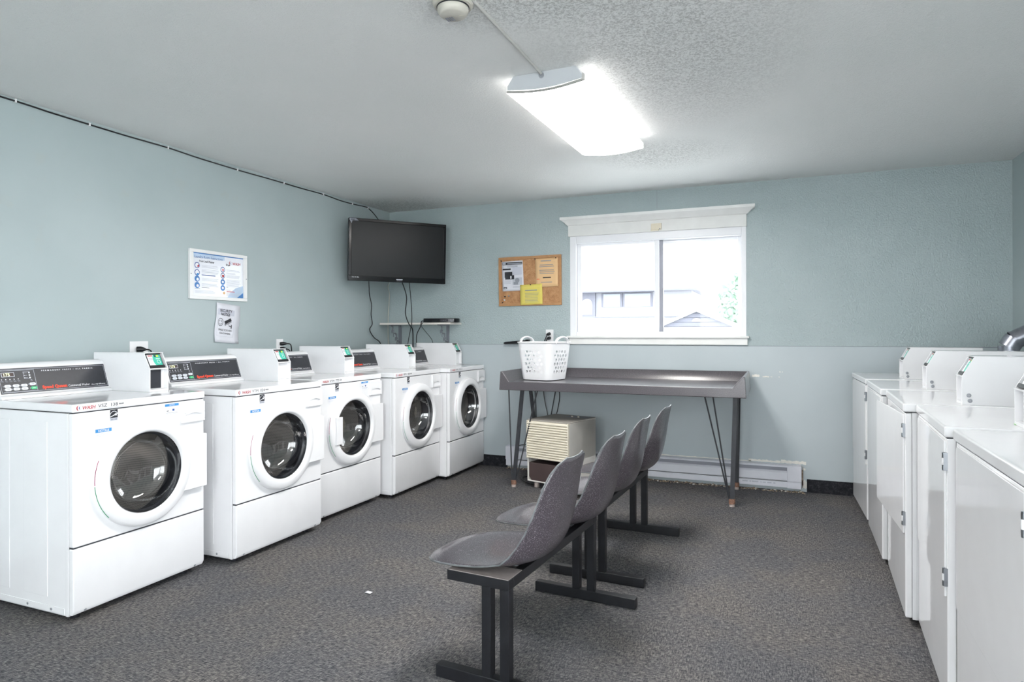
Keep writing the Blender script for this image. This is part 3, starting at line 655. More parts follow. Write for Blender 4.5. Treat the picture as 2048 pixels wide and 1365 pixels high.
# ------------------------------------------------------------------ television corner
def television():
    a, b = Vector((-3.461, 4.663, 0)), Vector((-2.848, 5.305, 0)); c = (a+b)/2; R = (b-a).normalized(); W = (b-a).length/2
    t = thing('television', 'black flat television mounted across the back left corner', 'television', (c.x, c.y, 1.975))
    F = frame((0, 0, 0), R, (0, 0, 1)) @ Matrix.Rotation(radians(-.6), 4, 'Z') @ Matrix.Rotation(radians(1.5), 4, 'X'); H = .275
    bz = MB(); e, eb = .026, .047
    for q in ((-W, W, H-e, H), (-W, W, -H, -H+eb), (-W, -W+e, -H+eb, H-e), (W-e, W, -H+eb, H-e)): bz.box(*q, -.045, .0, 'black_gloss', F)
    bz.box(-W, W, -H, H, -.055, -.012, 'black_plastic', F)
    bz.build('bezel', t, bevel=.004)
    MB().rect(-W+e, W-e, -H+eb, H-e, -.005, 'screen_black', F).build('screen', t, smooth=False)
    lo = MB(); z = .0012; lo.text('FULL HD 1080p', .011, 'print_white', F @ Matrix.Translation((-W+.030, -H+.028, 0)), 'LEFT', .062, .0002, z=z)
    lo.build('lettering', t, smooth=False); lo = MB()
    lo.rect(-.02, .038, -H+.020, -H+.027, z, 'ink_light', F); lo.rect(-.015, .030, -H+.011, -H+.0135, z, 'ink_grey', F); lo.build('maker_badge', t, smooth=False)
    st = MB(); st.add([(-W+.004, H-.004, .001), (-W+.06, H-.004, .001), (-W+.085, H-.024, .001), (-W+.03, H-.024, .001), (-W+.024, H-.05, .001), (-W+.004, H-.02, .001)], [(0, 5, 4, 3, 2, 1)], 'ink_grey', F)
    for i in range(3): st.ring(-W+.02+.012*i, H-.016, .006, .003, .0014, 'ink_black', F, 12)
    st.build('corner_sticker', t, smooth=False)
    mt = MB(); n = -F.col[2].to_3d()
    mt.box(-.1, .1, -.1, .1, -.075, -.055, 'black_plastic', F)
    mt.bar(n*.07, n*.45, .04, .06, 'black_plastic'); mt.box(-.06, .06, -.12, .12, -.47, -.45, 'black_plastic', F); mt.build('wall_bracket', t)
television()
def shelf():
    t = thing('wall_shelf', 'narrow white shelf on two ornate brackets under the television', 'shelf', (0, YB, 1.33))
    MB().box(-3.57, -2.795, -.22, 0, -.009, .009, 'shelf_white').build('board', t, bevel=.002)
    for x in (-3.475, -2.938):
        b = MB(); b.box(x-.014, x+.014, -.012, 0, -.22, -.010, 'bracket_grey'); b.box(x-.012, x+.012, -.19, -.01, -.018, -.009, 'bracket_grey')
        p0 = Vector((x, -.165, -.018)); p1 = Vector((x, -.012, -.2)); q = []
        for i in range(25):
            s_ = i/24; w_ = .016*sin(s_*pi*5); d_ = p0.lerp(p1, s_); q.append((d_.x, d_.y+w_*.7, d_.z+w_*.7))
        b.tube(q, .006, 'bracket_grey', 6)
        for i in range(4):
            cpt = p0.lerp(p1, .2+.2*i); b.tube([(x, cpt.y+.02*cos(a*.5), cpt.z-.02+.02*sin(a*.5)) for a in range(0, 9)], .004, 'bracket_grey', 5)
        b.build('bracket', t)
shelf()
bx = thing('cable_box', 'slim black cable box with rounded end lying on the wall shelf', 'cable box', (-2.925, 5.375, 1.340), radians(14))
n = 10; poly = [(-.165, -.07), (.12, -.075)]+[(.12+.045*sin(pi*i/n), -.075*cos(pi*i/n)) for i in range(1, n)]+[(.12, .075), (-.165, .075)]
MB().prism(poly, 0, .038, 'black_gloss').build('case', bx, bevel=.005)
d_ = MB(); FB = frame((0, -.0765, 0), (1, 0, 0), (0, 0, 1)); d_.rect(.0, .075, .010, .028, 0.001, 'panel_black', FB); d_.ring(.105, .019, .010, .007, .002, 'screw_metal', FB)
d_.rect(.03, .036, .017, .02, .002, 'ink_grey', FB); d_.rect(.05, .056, .017, .02, .002, 'ink_grey', FB); d_.build('front_buttons', bx, smooth=False)
def cable(label, pts, mat='black_plastic', r=.0042, g='cables hanging below the television'):
    tag(MB().tube(smooth_path(pts), r, mat, 8).build('hanging_cable'), label, 'cable', g)
cable('leftmost black cable hanging from the television, kinked outward', [(-3.384, 4.852, 1.71), (-3.47, 4.98, 1.66), (-3.55, 5.10, 1.602), (-3.555, 5.14, 1.51), (-3.56, 5.14, 1.415), (-3.575, 5.18, 1.33), (-3.575, 5.139, 1.273), (-3.575, 5.205, 1.202), (-3.575, 5.314, 1.142), (-3.575, 5.35, 1.0)])
cable('white cable hanging from the television down the room corner', [(-3.254, 4.99, 1.71), (-3.45, 5.26, 1.68), (-3.565, 5.46, 1.62), (-3.585, 5.47, 1.448), (-3.588, 5.47, 1.349), (-3.59, 5.47, 1.274), (-3.585, 5.47, 1.125), (-3.58, 5.47, 1.0)], 'cable_white')
cable('black cable hanging from mid television, slanting right past the shelf', [(-3.175, 5.07, 1.71), (-3.22, 5.22, 1.58), (-3.27, 5.28, 1.43), (-3.23, 5.275, 1.33), (-3.24, 5.36, 1.27), (-3.29, 5.45, 1.12), (-3.29, 5.46, .98)], r=.005)
cable('straight black cable hanging right of the slanting one', [(-3.13, 5.12, 1.71), (-3.19, 5.26, 1.48), (-3.20, 5.28, 1.34), (-3.24, 5.33, 1.30), (-3.36, 5.46, 1.10), (-3.36, 5.46, .98)], r=.0035)
cable('black cord drooping from the cable box off the shelf', [(-3.097, 5.325, 1.354), (-3.10, 5.29, 1.350), (-3.105, 5.275, 1.30), (-3.16, 5.30, 1.22), (-3.22, 5.40, 1.10), (-3.24, 5.44, .98)])
cable('thin black cord hanging under the cable box shelf', [(-3.075, 5.285, 1.345), (-3.10, 5.285, 1.31), (-3.09, 5.34, 1.26), (-3.09, 5.45, 1.19), (-3.09, 5.488, 1.14), (-3.09, 5.49, 1.10)], r=.0022)

# ------------------------------------------------------------------ cork board and its papers
def corkboard():
    BW = frame((0, YB, 0), (1, 0, 0), (0, 0, 1))
    t = thing('cork_board', 'cork board with thin oak frame on the back wall', 'cork board', (-2.094, YB, 1.716))
    F = frame((0, 0, 0), (1, 0, 0), (0, 0, 1)) @ Matrix.Rotation(radians(.4), 4, 'Z'); W, H = .305, .226; e = .024
    for q in ((-W, W, H-e, H), (-W, W, -H, -H+e), (-W, -W+e, -H+e, H-e), (W-e, W, -H+e, H-e)):
        MB().box(*q, 0, .018, 'oak', F).build('frame_rail', t, bevel=.002)
    MB().box(-W+.01, W-.01, -H+.01, H-.01, 0, .010, 'cork', F).build('cork_panel', t, smooth=False)
    C = Matrix.Translation((-2.094, YB, 1.716)) @ F
    # px helper: photo crop (x, y) -> board plane metres
    def bp(x, y):
        u = (x-165)/(1400-165); v = (y-250)/(1210-250-((x-165)/(1250))*15)
        return (-W+2*W*(x-175)/(1225), H-2*H*(y-(250-70*(x-165)/1235))/(962+28*(x-165)/1235))
    def sheet(name, label, cat, corners, mat, draw, lift=.011):
        P = [bp(*q) for q in corners]; cx = sum(p[0] for p in P)/4; cy = sum(p[1] for p in P)/4
        O = C @ Vector((cx, cy, lift)); r = thing(name, label, cat, O)
        G = C.copy(); G.translation = (0, 0, 0)
        vs = [(p[0]-cx, p[1]-cy, 0.0) for p in P]
        n = 8; g = []; fs = []
        for j in range(n+1):
            for i in range(n+1):
                u, v = i/n, j/n
                b_ = Vector(vs[3]).lerp(Vector(vs[2]), u); a_ = Vector(vs[0]).lerp(Vector(vs[1]), u); p_ = b_.lerp(a_, v)
                p_.z = .001+.006*(1-v)**2; g.append(p_)
        for j in range(n):
            for i in range(n): a_ = j*(n+1)+i; fs.append((a_, a_+1, a_+n+2, a_+n+1))
        MB().add(g, fs, mat, G).build('sheet', r, solid=.0004)
        m = MB(); draw(m, G, max(abs(v[0]) for v in vs), max(abs(v[1]) for v in vs)); m.build('printing', r, smooth=False)
    def bars(m, G, x0, x1, y, n, dy, th, mat, z=.0085):
        for i in range(n): m.rect(x0+random.uniform(0, .006), x1-random.uniform(0, .012), y-dy*i, y-dy*i+th, z, mat, G)
    def flyer(m, G, w, h):
        z = .0085
        m.rect(-w*.9, w*.88, h*.74, h*.9, z, 'ink_black', G); m.rect(-w*.45, w*.86, h*.79, h*.83, z+.0003, 'ink_light', G); m.rect(-w*.86, -w*.6, h*.77, h*.87, z+.0003, 'ink_light', G)
        bars(m, G, -w*.5, w*.5, h*.66, 2, h*.07, h*.025, 'ink_grey'); m.rect(-w*.88, -w*.15, h*.40, h*.50, z, 'ink_black', G)
        m.rect(-w*.0, w*.85, h*.08, h*.58, z, 'paper_grey', G); m.rect(-w*.7, -w*.02, -.1*h, h*.27, z, 'ink_black', G); m.rect(-w*.65, w*.15, -h*.22, h*.05, z+.0003, 'panel_black', G)
        m.rect(-w*.2, -w*.08, -h*.18, 0, z+.0006, 'print_white', G); m.rect(0, w*.85, -h*.6, -h*.12, z, 'ink_light', G); m.disc(w*.42, -h*.3, w*.2, z+.0003, 'ink_grey', G)
        m.rect(w*.1, w*.5, -h*.58, -h*.4, z+.0005, 'ink_grey', G); bars(m, G, -w*.75, -w*.1, -h*.32, 4, h*.06, h*.02, 'ink_light'); m.rect(-w*.8, -w*.5, -h*.84, -h*.72, z, 'ink_black', G); bars(m, G, 0, w*.8, -h*.75, 1, 0, h*.03, 'ink_grey')
        m.rect(-w*.74, -w*.56, -h*.81, -h*.76, z+.0003, 'ink_light', G)
    sheet('flyer', 'black and white flyer with pictures pinned top left on the cork board', 'paper', ((235, 330), (655, 298), (680, 895), (255, 915)), 'paper_white', flyer)
    def cream(m, G, w, h):
        bars(m, G, -w*.5, w*.5, h*.76, 1, 0, h*.06, 'ink_grey'); bars(m, G, -w*.62, w*.66, h*.5, 2, h*.12, h*.035, 'ink_grey'); bars(m, G, -w*.62, w*.7, h*.14, 3, h*.11, h*.035, 'ink_grey')
        bars(m, G, -w*.36, w*.4, -h*.38, 1, 0, h*.07, 'ink_black'); bars(m, G, -w*.5, w*.55, -h*.68, 1, 0, h*.035, 'ink_grey'); m.rect(-w*.85, -w*.6, -h*.46, -h*.42, .0085, 'print_orange', G)
    sheet('cream_letter', 'cream letter pinned at the top right of the cork board', 'paper', ((898, 272), (1335, 235), (1342, 805), (918, 835)), 'paper_cream', cream)
    def yellow(m, G, w, h):
        bars(m, G, -w*.55, w*.6, h*.36, 1, 0, h*.09, 'ink_grey'); bars(m, G, -w*.55, w*.68, h*.1, 7, h*.14, h*.03, 'ink_grey', .0085)
    sheet('yellow_note', 'yellow notice pinned at the lower middle of the cork board', 'paper', ((603, 790), (1035, 758), (1045, 1160), (615, 1182)), 'paper_yellow', yellow, .018)
    pins = [((238, 318), 'black push pin at the flyer\'s top left corner'), ((905, 276), 'black push pin at the cream letter\'s top left corner'), ((1305, 252), 'black push pin at the cream letter\'s top right corner'), ((815, 782), 'black push pin at the top of the yellow notice'),
            ((250, 1138), 'black push pin alone in the board\'s lower left corner'), ((300, 1020), 'dark push pin leaning among the pins below the flyer'), ((375, 1005), 'grey push pin right of the leaning dark one below the flyer'), ((290, 1085), 'white push pin lowest of the pins below the flyer'), ((1340, 1105), 'brown push pin near the board\'s lower right corner')]
    for i, (q, lb) in enumerate(pins):
        u, v = bp(*q); O = C @ Vector((u, v, .020 if i < 4 else .010)); mt = 'black_plastic' if i < 6 else ('ink_grey', 'print_white', 'oak')[i-6]
        X = C.copy(); X.translation = O; s_ = 1.0 if i < 5 else 1.4
        ob = MB().lathe([(.001, .011*s_), (.0045*s_, .0105*s_), (.0045*s_, .009*s_), (.003*s_, .006*s_), (.005*s_, .002*s_), (.004*s_, 0), (.001, 0)], mt, Matrix.Rotation(pi/2, 4, 'X') , 10).build('push_pin')
        ob.location = O; tag(ob, lb, 'push pin', 'push pins on the cork board')
corkboard()

# ------------------------------------------------------------------ washers and dryers (local: front at x=0 facing +x, y right, z up)
W, D_, ZT = .683, .70, .944
FR = frame((0, 0, 0), (0, 1, 0), (0, 0, 1))      # marks on the front plane
def coin_box(t, bolts, black_slot):
    c = MB(); y0, y1 = .535, .646; E = 'white_enamel'
    prof = [(-.64, ZT), (-.212, ZT), (-.212, 1.064), (-.257, 1.148), (-.64, 1.148)]
    P = frame((0, 0, 0), (1, 0, 0), (0, 0, 1))    # x, z plane ; extrude along -y
    for a in (y0, y1-.004): c.prism(prof, -a-.004, -a, E, P)
    c.box(-.64, -.25, y0, y1, 1.144, 1.148, E); c.box(-.64, -.636, y0, y1, ZT, 1.144, E); c.box(-.64, -.212, y0+.004, y1-.004, ZT, ZT+.012, E)
    c.box(-.25, -.238, y0+.004, y1-.004, ZT+.012, 1.060, E)                 # recessed lower face
    c.box(-.26, -.209, y0+.002, y1-.002, 1.060, 1.066, E)                   # little shelf
    c.box(-.275, -.27, y0+.004, y1-.004, 1.066, 1.144, E)                   # back of the reader well
    cb = c.build('coin_box', t, bevel=.0012)
    X = frame((-.2185, (y0+y1)/2-.004, 1.068), (0, 1, 0), (-.045, 0, .084))  # x right, y up the slope
    r = MB(); r.box(-.043, .045, 0, .082, -.028, -.004, 'black_plastic', X); r.box(-.043, .045, .0, .014, -.004, .004, 'black_plastic', X)
    r.box(-.043, .045, .078, .084, -.02, .002, 'black_plastic', X)
    rd = r.build('card_reader', cb, bevel=.002)
    l = MB(); z = -.003; l.rect(-.036, .002, .015, .077, z, 'print_white', X); l.rect(.0, .040, .017, .077, z+.0003, 'print_teal', X); l.disc(.004, .045, .012, z+.0004, 'print_teal', X, ry=.03)
    l.rect(-.031, -.004, .068, .074, z+.0006, 'print_red', X); l.rect(.004, .016, .064, .075, z+.0006, 'panel_black', X); l.rect(.017, .030, .064, .075, z+.0006, 'print_yellow', X)
    for i in range(3): l.rect(-.03, -.010+.004*i, .056-.005*i, .0575-.005*i, z+.0006, 'ink_grey', X)
    l.ring(.022, .036, .010, .008, z+.0006, 'print_white', X); l.rect(.010, .034, .052, .055, z+.0006, 'print_white', X)
    l.build('reader_label', cb, smooth=False)
    if black_slot: MB().box(-.238, -.236, y0+.008, y0+.062, ZT+.016, 1.056, 'panel_black').build('slot_cover', cb)
    else: MB().box(-.238, -.236, y0+.008, y0+.024, ZT+.020, 1.050, 'ink_light').build('slot_cover', cb)
    for x, z in bolts: MB().lathe([(.0085, 0), (.0085, .002), (.005, .003), (.005, .004), (.001, .004)], 'screw_metal', frame((x, y1, z), (-1, 0, 0), (0, 0, 1)), 16).build('bolt', cb)
    return cb
def console(t):
    P = frame((0, 0, 0), (1, 0, 0), (0, 0, 1))
    pr = [(-.66, ZT), (-.488, ZT), (-.492, ZT+.012), (-.508, ZT+.020), (-.553, 1.090), (-.566, 1.104), (-.60, 1.110), (-.66, 1.104)]
    MB().prism(pr, -.533, -.002, 'white_enamel', P).build('console', t, bevel=.003)
def cabinet(t):
    c = MB(); E = 'white_enamel'
    c.box(-D_, -.03, 0, .003, .03, .905, E); c.box(-D_, -.03, W-.003, W, .03, .905, E)
    c.box(-D_, -D_+.003, 0, W, .03, .905, E); c.box(-D_, -.03, 0, W, .03, .034, E); c.box(-D_, -.03, 0, W, .902, .905, E)
    for y in (-.0022, W):                                        # pressed ribs on both sides
        for a, b in ((-.330, -.168), (-.62, -.43)): c.box(a, b, y, y+.0022, .098, .862, E)
        c.box(-D_, -.055, y, y+.0022, .034, .062, E); c.box(-.046, -.03, y, y+.0016, .03, .905, E)
    cb = c.build('cabinet', t, bevel=.0012)
    for x in (-.14, -.30): MB().lathe([(.006, 0), (.006, .002), (.001, .003)], 'screw_metal', frame((x, -.0022, .048), (1, 0, 0), (0, 0, 1)), 10).build('screw', cb)
    for x in (-.08, D_*-1+.08):
        for y in (.06, W-.06): MB().lathe([(.020, 0), (.020, .012), (.008, .014), (.008, .032)], 'dark_gasket', Matrix.Translation((x, y, 0)), 12).build('levelling_foot', t)
    w = MB().box(-D_, .004, -.004, W+.004, .908, ZT, E).build('worktop', t, bevel=.007, seg=3)
    MB().box(-D_+.01, -.004, .004, W-.004, .904, .909, 'grey_seam').build('worktop_seam', t)
def machine_label(t, code, z0=.927):
    m = MB(); z = .0048
    wash_logo(m, FR, .012, z0, .0195, z); 
    if code:
        m.text(code, .0215, 'ink_black', FR @ Matrix.Translation((.108, z0-.0065, 0)), 'LEFT', .092, 0, z=z)
        for i in range(7): m.rect(.206+.0035*i, .206+.0035*i+.0022, z0-.002, z0+.004, z, 'ink_black', FR)
        m.rect(.108, .228, z0-.0125, z0-.0112, z, 'ink_light', FR); m.rect(.205, .228, z0+.008, z0+.0092, z, 'ink_light', FR)
    m.build('machine_label', t, smooth=False)
def washer():
    t = thing('washing_machine', 'white front-load washing machine nearest the camera, with the control panel in full view', 'washing machine', (0, 0, 0), 0, 'front-load washers along the left wall')
    E = 'white_enamel'; cabinet(t)
    cy, cz = .335, .592; R = .212
    # front panel with the round opening
    f = MB(); y0, y1, z0, z1 = .0, W, .327, .904
    angs = sorted([2*pi*i/64 for i in range(64)]+[math.atan2(b-cz, a-cy) % (2*pi) for a in (y0, y1) for b in (z0, z1)])
    vs = []; fs = []; n = len(angs)
    for a in angs:
        dy, dz = cos(a), sin(a); k_ = min([( (y1-cy)/dy if dy > 0 else (y0-cy)/dy) if abs(dy) > 1e-9 else 9, ((z1-cz)/dz if dz > 0 else (z0-cz)/dz) if abs(dz) > 1e-9 else 9])
        o = (cy+dy*k_, cz+dz*k_); ox = lambda x: x
        vs += [(0, cy+dy*R, cz+dz*R), (0, o[0], o[1]), (-.03, cy+dy*R, cz+dz*R), (-.03, o[0], o[1])]
    for i in range(n):
        a, b = 4*i, 4*((i+1) % n)
        fs += [(a, a+1, b+1, b), (a+1, a+3, b+3, b+1), (a+2, a, b, b+2), (a+3, a+2, b+2, b+3)]
    f.add(vs, fs, E); f.build('front_panel', t, bevel=.006, seg=3)
    k_ = MB(); k_.prism([(-.03, .034), (-.012, .034), (0, .056), (0, .321), (-.03, .321)], -W, 0, E, frame((0, 0, 0), (1, 0, 0), (0, 0, 1)))
    kp = k_.build('kick_panel', t, bevel=.006, seg=3)
    MB().box(-.03, -.006, .004, W-.004, .3205, .328, 'grey_seam').build('panel_gap', t)
    for y in (.055, W-.055): MB().lathe([(.006, 0), (.006, .0025), (.001, .004)], 'screw_metal', frame((-.006, y, .046), (0, 1, 0), (.5, 0, .866)), 10).build('screw', kp)
    # door ring, tab, glass bowl
    X = frame((0, cy, cz), (0, 1, 0), (0, 0, 1))
    dr = MB(); dr.lathe([(.253, 0), (.252, .018), (.247, .027), (.239, .032), (.226, .036), (.208, .040), (.199, .039), (.193, .034), (.189, .022), (.185, .010), (.178, .000)], 'white_plastic', X, 72, ['white_plastic']*8+['dark_gasket']*2)
    d = dr.build('door', t, angle=50)
    MB().prism([(.338, -.137), (.338, .136), (.20, .142)]+[(.222*cos(radians(a)), .222*sin(radians(a))) for a in range(40, -41, -8)]+[(.20, -.137)], .0, .033, 'white_plastic', X).build('hinge_cover', d, bevel=.004)
    MB().lathe([(.187, .020), (.181, .000), (.174, -.026), (.164, -.042), (.156, -.062), (.136, -.080), (.120, -.086), (.100, -.098), (.06, -.104), (.001, -.107)], 'door_glass', X, 56).build('door_glass', d, angle=80)
    a = MB(); a.ring(0, 0, .2545, .2500, .0185, 'print_purple', X, 20, radians(158), radians(183)); a.ring(0, 0, .2545, .2500, .0185, 'print_green', X, 24, radians(184), radians(222)); a.build('edge_stripe', d, smooth=False)
    MB().lathe([(.213, -.030), (.205, -.045), (.212, -.06), (.200, -.075), (.206, -.095)], 'dark_gasket', X, 56).build('gasket', t, angle=80)
    dm = MB(); dm.lathe([(.206, -.085), (.248, -.100), (.252, -.12), (.252, -.50), (.240, -.52)], 'drum_steel', X, 56); dm.lathe([(.240, -.52), (.10, -.52), (.095, -.505), (.001, -.505)], 'drum_back', X, 56)
    for a_ in range(3):                                        # paddles
        g = radians(30+120*a_); Q = X @ Matrix.Rotation(g, 4, 'Z'); dm.prism([(.255, -.035), (.205, -.014), (.198, 0), (.205, .014), (.255, .035)], -.49, -.14, 'drum_back', Q)
    for i in range(12):
        g = 2*pi*i/12; Q = X @ Matrix.Rotation(g, 4, 'Z'); dm.box(.115, .225, -.006, .006, -.52, -.512, 'drum_back', Q)
    dm.build('drum', t, angle=40)
    # detergent drawer with a scooped pull
    w = MB(); y0, y1, z0, z1 = .540, .676, .794, .894; py0, py1, pz0, pz1 = .558, .662, .806, .842
    for q in ((y0, y1, pz1, z1), (y0, y1, z0, pz0), (y0, py0, pz0, pz1), (py1, y1, pz0, pz1)): w.box(0, .016, *q, 'white_plastic')
    n = 10; vs = []; fs = []
    for i in range(n+1):
        y = py0+(py1-py0)*i/n; zt = pz1-.012*(1-sin(pi*i/n)); vs += [(.016, y, pz0), (.008, y, pz0+.010), (.0015, y, zt-.002), (.016, y, zt+.0001)]
    for i in range(n):
        for j in range(3): q = 4*i+j; fs.append((q, q+4, q+5, q+1))
    for i in range(n): vs_ = None
    w.add(vs, fs, 'white_plastic')
    top = [(.0161, py0+(py1-py0)*i/n, pz1-.012*(1-sin(pi*i/n))) for i in range(n+1)]
    w.add(top+[(.0161, py1, pz1+.001), (.0161, py0, pz1+.001)], [tuple(range(n+3))], 'white_plastic')
    w.build('detergent_drawer', t, bevel=.002)
    # stickers
    m = MB(); z = .0015; m.rect(.166, .202, .866, .903, z, 'ink_black', FR); m.rect(.166, .202, .853, .866, z, 'ink_light', FR)
    m.ring(.184, .878, .0185, .0165, z+.0004, 'print_white', FR, 20, radians(15), radians(165))
    m.bar((.167, .871, z+.0005), (.190, .880, z+.0005), .0035, .0003, 'print_white', FR)
    sp = []
    for i in range(10): r_ = .0085 if i % 2 == 0 else .0036; sp.append((.193+r_*cos(pi/2+pi*i/5), .881+r_*sin(pi/2+pi*i/5), z+.0006))
    m.add(sp, [tuple(range(10))], 'print_white', FR)
    for i in range(5): m.rect(.169+.0063*i, .173+.0063*i, .856, .862, z+.0004, 'ink_grey', FR)
    m.build('energy_sticker', t, smooth=False)
    m = MB(); m.rect(.098, .173, .808, .823, z, 'print_blue', FR); m.rect(.098, .173, .783, .808, z, 'print_white', FR); m.text('NOTICE', .013, 'print_white', FR @ Matrix.Translation((.1355, .811, 0)), 'CENTER', .05, .0003, z=z+.0004)
    for i in range(3): m.rect(.102, .168-.01*i, .802-.006*i, .8035-.006*i, z+.0004, 'ink_light', FR)
    m.build('notice_sticker', t, smooth=False)
    coin_box(t, (), False); console(t)
    # control panel laid on the slope
    bl = Vector((-.508, 0, ZT+.020)); tl = Vector((-.553, 0, 1.090)); H = (tl-bl).length
    C = frame(bl, (0, 1, 0), tl-bl); e = .004; k_ = H/.118; 
    p = MB(); p.box(.011, .525, e, H-.006, 0, .002, 'panel_black', C)
    for q in ((.015, .521, .009, .0105), (.015, .521, H-.013, H-.0115), (.015, .0165, .009, H-.0115), (.5195, .521, .009, H-.0115), (.170, .1715, .009, H-.0115), (.022, .168, .012, .013), (.022, .168, H-.018, H-.016)): p.rect(*q, .0025, 'ink_light', C)
    z = .0026
    p.text('P E R M A N E N T   P R E S S   •   A L L   F A B R I C', .0085, 'print_white', C @ Matrix.Translation((.205, H-.028, 0)), 'LEFT', .255, .0002, z=z)
    p.text('Speed Queen', .021, 'print_orange', C @ Matrix.Translation((.194, .018, 0)), 'LEFT', .118, .0011, z=z)
    p.text('Commercial Washer', .0165, 'print_white', C @ Matrix.Translation((.318, .0175, 0)), 'LEFT', .108, .0001, z=z)
    p.text('Ultra High Efficiency', .0085, 'print_white', C @ Matrix.Translation((.434, .0175, 0)), 'LEFT', .075, .0001, z=z)
    for i in range(5):
        x = .024+.0178*i; p.disc(x, .074, .0025, z, 'print_white', C, 10); p.rect(x-.005, x+.006, .066, .0675, z, 'ink_grey', C); p.rect(x-.003, x+.008, .062, .0635, z, 'ink_grey', C)
    for q in ((.121, .152, .107, .1082), (.121, .152, .073, .0742), (.121, .1222, .073, .1082)): p.rect(*q, z, 'ink_light', C)
    for i in range(3):
        y = .101-.012*i; p.rect(.124, .138, y, y+.0014, z, 'ink_light', C); p.disc(.125, y+.0007, .002, z, 'print_white', C, 8); p.disc(.148, y+.001, .0042, z, 'button_white', C, 8)
    p.ring(.152, .064, .004, .003, z, 'ink_light', C, 12)
    cp = p.build('control_panel', t, smooth=False)
    ds = MB(); ds.box(.026, .082, .086, .108, .002, .0034, 'ink_light', C); ds.rect(.0285, .0795, .0885, .1055, .0037, 'bucket_brown', C); ds.text('175', .019, 'led_digits', C @ Matrix.Translation((.032, .090, 0)), 'LEFT', .026, .0002, z=.0041)
    ds.build('display', cp, smooth=False)
    def button(x, y, mat):
        b = MB(); n = 8; w_, h_ = .0075, .0068
        poly = [(x+w_+h_*cos(a), y+h_*sin(a)) for a in [-pi/2+pi*i/n for i in range(n+1)]]+[(x-w_+h_*cos(a), y+h_*sin(a)) for a in [pi/2+pi*i/n for i in range(n+1)]]
        b.prism(poly, .002, .0045, mat, C); b.rect(x-.006, x+.006, y-.001, y+.001, .0048, 'ink_grey' if mat == 'button_white' else 'print_white', C)
        b.add([(x-w_-.012, y, .0026), (x-w_-.009, y-.004, .0026), (x-w_-.009, y+.004, .0026)], [(0, 1, 2)], 'ink_light', C)
        b.build('button', cp, bevel=.0006)
    for i in range(3):
        for y in (.041, .025): button(.043+.036*i, y, 'button_white')
    button(.153, .045, 'button_white'); button(.156, .025, 'button_green')
    return t
w1 = washer()
# the square blue-headed sticker by the drawer is on the first and third machines only
def service_sticker(t):
    m = MB(); z = .0015; m.rect(.448, .527, .842, .897, z, 'print_white', FR); m.rect(.448, .527, .886, .898, z+.0003, 'print_blue', FR); m.text('NOTICE', .010, 'print_white', FR @ Matrix.Translation((.4875, .8885, 0)), 'CENTER', .03, .0002, z=z+.0005)
    m.rect(.490, .502, .862, .872, z+.0004, 'print_navy', FR); m.rect(.458, .470, .862, .865, z+.0004, 'ink_black', FR); m.rect(.455, .52, .853, .8545, z+.0004, 'ink_grey', FR); m.rect(.455, .515, .847, .8485, z+.0004, 'ink_light', FR)
    m.build('service_sticker', t, smooth=False)
spots = [(-2.790, 1.837, .0018, None), (-2.683, 2.632, -.0157, 'white front-load washing machine second from the camera, labelled VTM 024'),
         (-2.748, 3.380, -.0248, 'white front-load washing machine third from the camera with a white tab overlapping its door glass'),
         (-2.640, 4.116, -.004, 'white front-load washing machine fourth from the camera, next to the one in the corner'),
         (-2.551, 4.812, .0013, 'white front-load washing machine farthest away, in the corner by the back wall')]
codes = ['VSZ  138', 'VTM  024', 'VTM  772', 'VPG  301', 'VPG  315']
washers = [w1]
for x, y, r, lb in spots[1:]: washers.append(dup(w1, (x, y, 0), -r if False else r*-1*-1, lb))
w1.location = (spots[0][0], spots[0][1], 0); w1.rotation_euler = (0, 0, spots[0][2])
for i, t in enumerate(washers):
    t.rotation_euler = (0, 0, spots[i][2]); machine_label(t, codes[i])
    if i in (0, 2): service_sticker(t)
cb = child(w1, 'coin_box'); MB().box(-.2355, -.234, .543, .618, ZT+.016, 1.056, 'panel_black').build('slot_cover', cb)
X = frame((0, .335, .592), (0, 1, 0), (0, 0, 1))
MB().box(-.212, -.150, -.090, .092, .036, .050, 'white_plastic', X).build('finger_tab', child(washers[2], 'door'), bevel=.003)

def dryer():
    t = thing('clothes_dryer', 'white front-load clothes dryer farthest away, beside the back wall', 'dryer', (0, 0, 0), 0, 'dryers along the right wall')
    E = 'white_enamel'; cabinet(t)
    MB().box(-.03, -.004, .0, W, .034, .904, E).build('front_panel', t, bevel=.006, seg=3)
    return t
def dryer_door(t, swing=0.0):
    E = 'white_enamel'; d = bpy.data.objects.new('door', None)
    n = 5; y0, y1, z0, z1, r = -.648, -.004, .388, .896, .02
    poly = []
    for cx_, cz_, a0 in ((y1-.003, z0+.003, -90), (y1-.003, z1-.003, 0), (y0+r, z1-r, 90), (y0+r, z0+r, 180)):
        rr = .003 if cx_ > -.1 else r
        for i in range(n): a = radians(a0+90*i/(n-1)); poly.append((cx_+rr*cos(a), cz_+rr*sin(a)))
    mb = MB().prism(poly, -.0045, .0022, E, FR)
    o = mb.build('door', t, bevel=.0018, seg=2); o.location = (0, W-.012, 0); o.rotation_euler = (0, 0, swing)
    for z in (.800, .425):
        h = MB(); h.tube([(.004, .002, z-.0), (.004, .002, z+.058)], .0048, 'steel', 10); h.box(-.002, .0046, -.016, .002, z+.006, z+.052, 'steel'); h.box(-.006, .0042, .002, .010, z, z+.058, 'steel')
        h.tube([(.004, .002, z+.018), (.004, .002, z+.040)], .0056, 'white_enamel', 10); h.build('hinge', o)
    return o
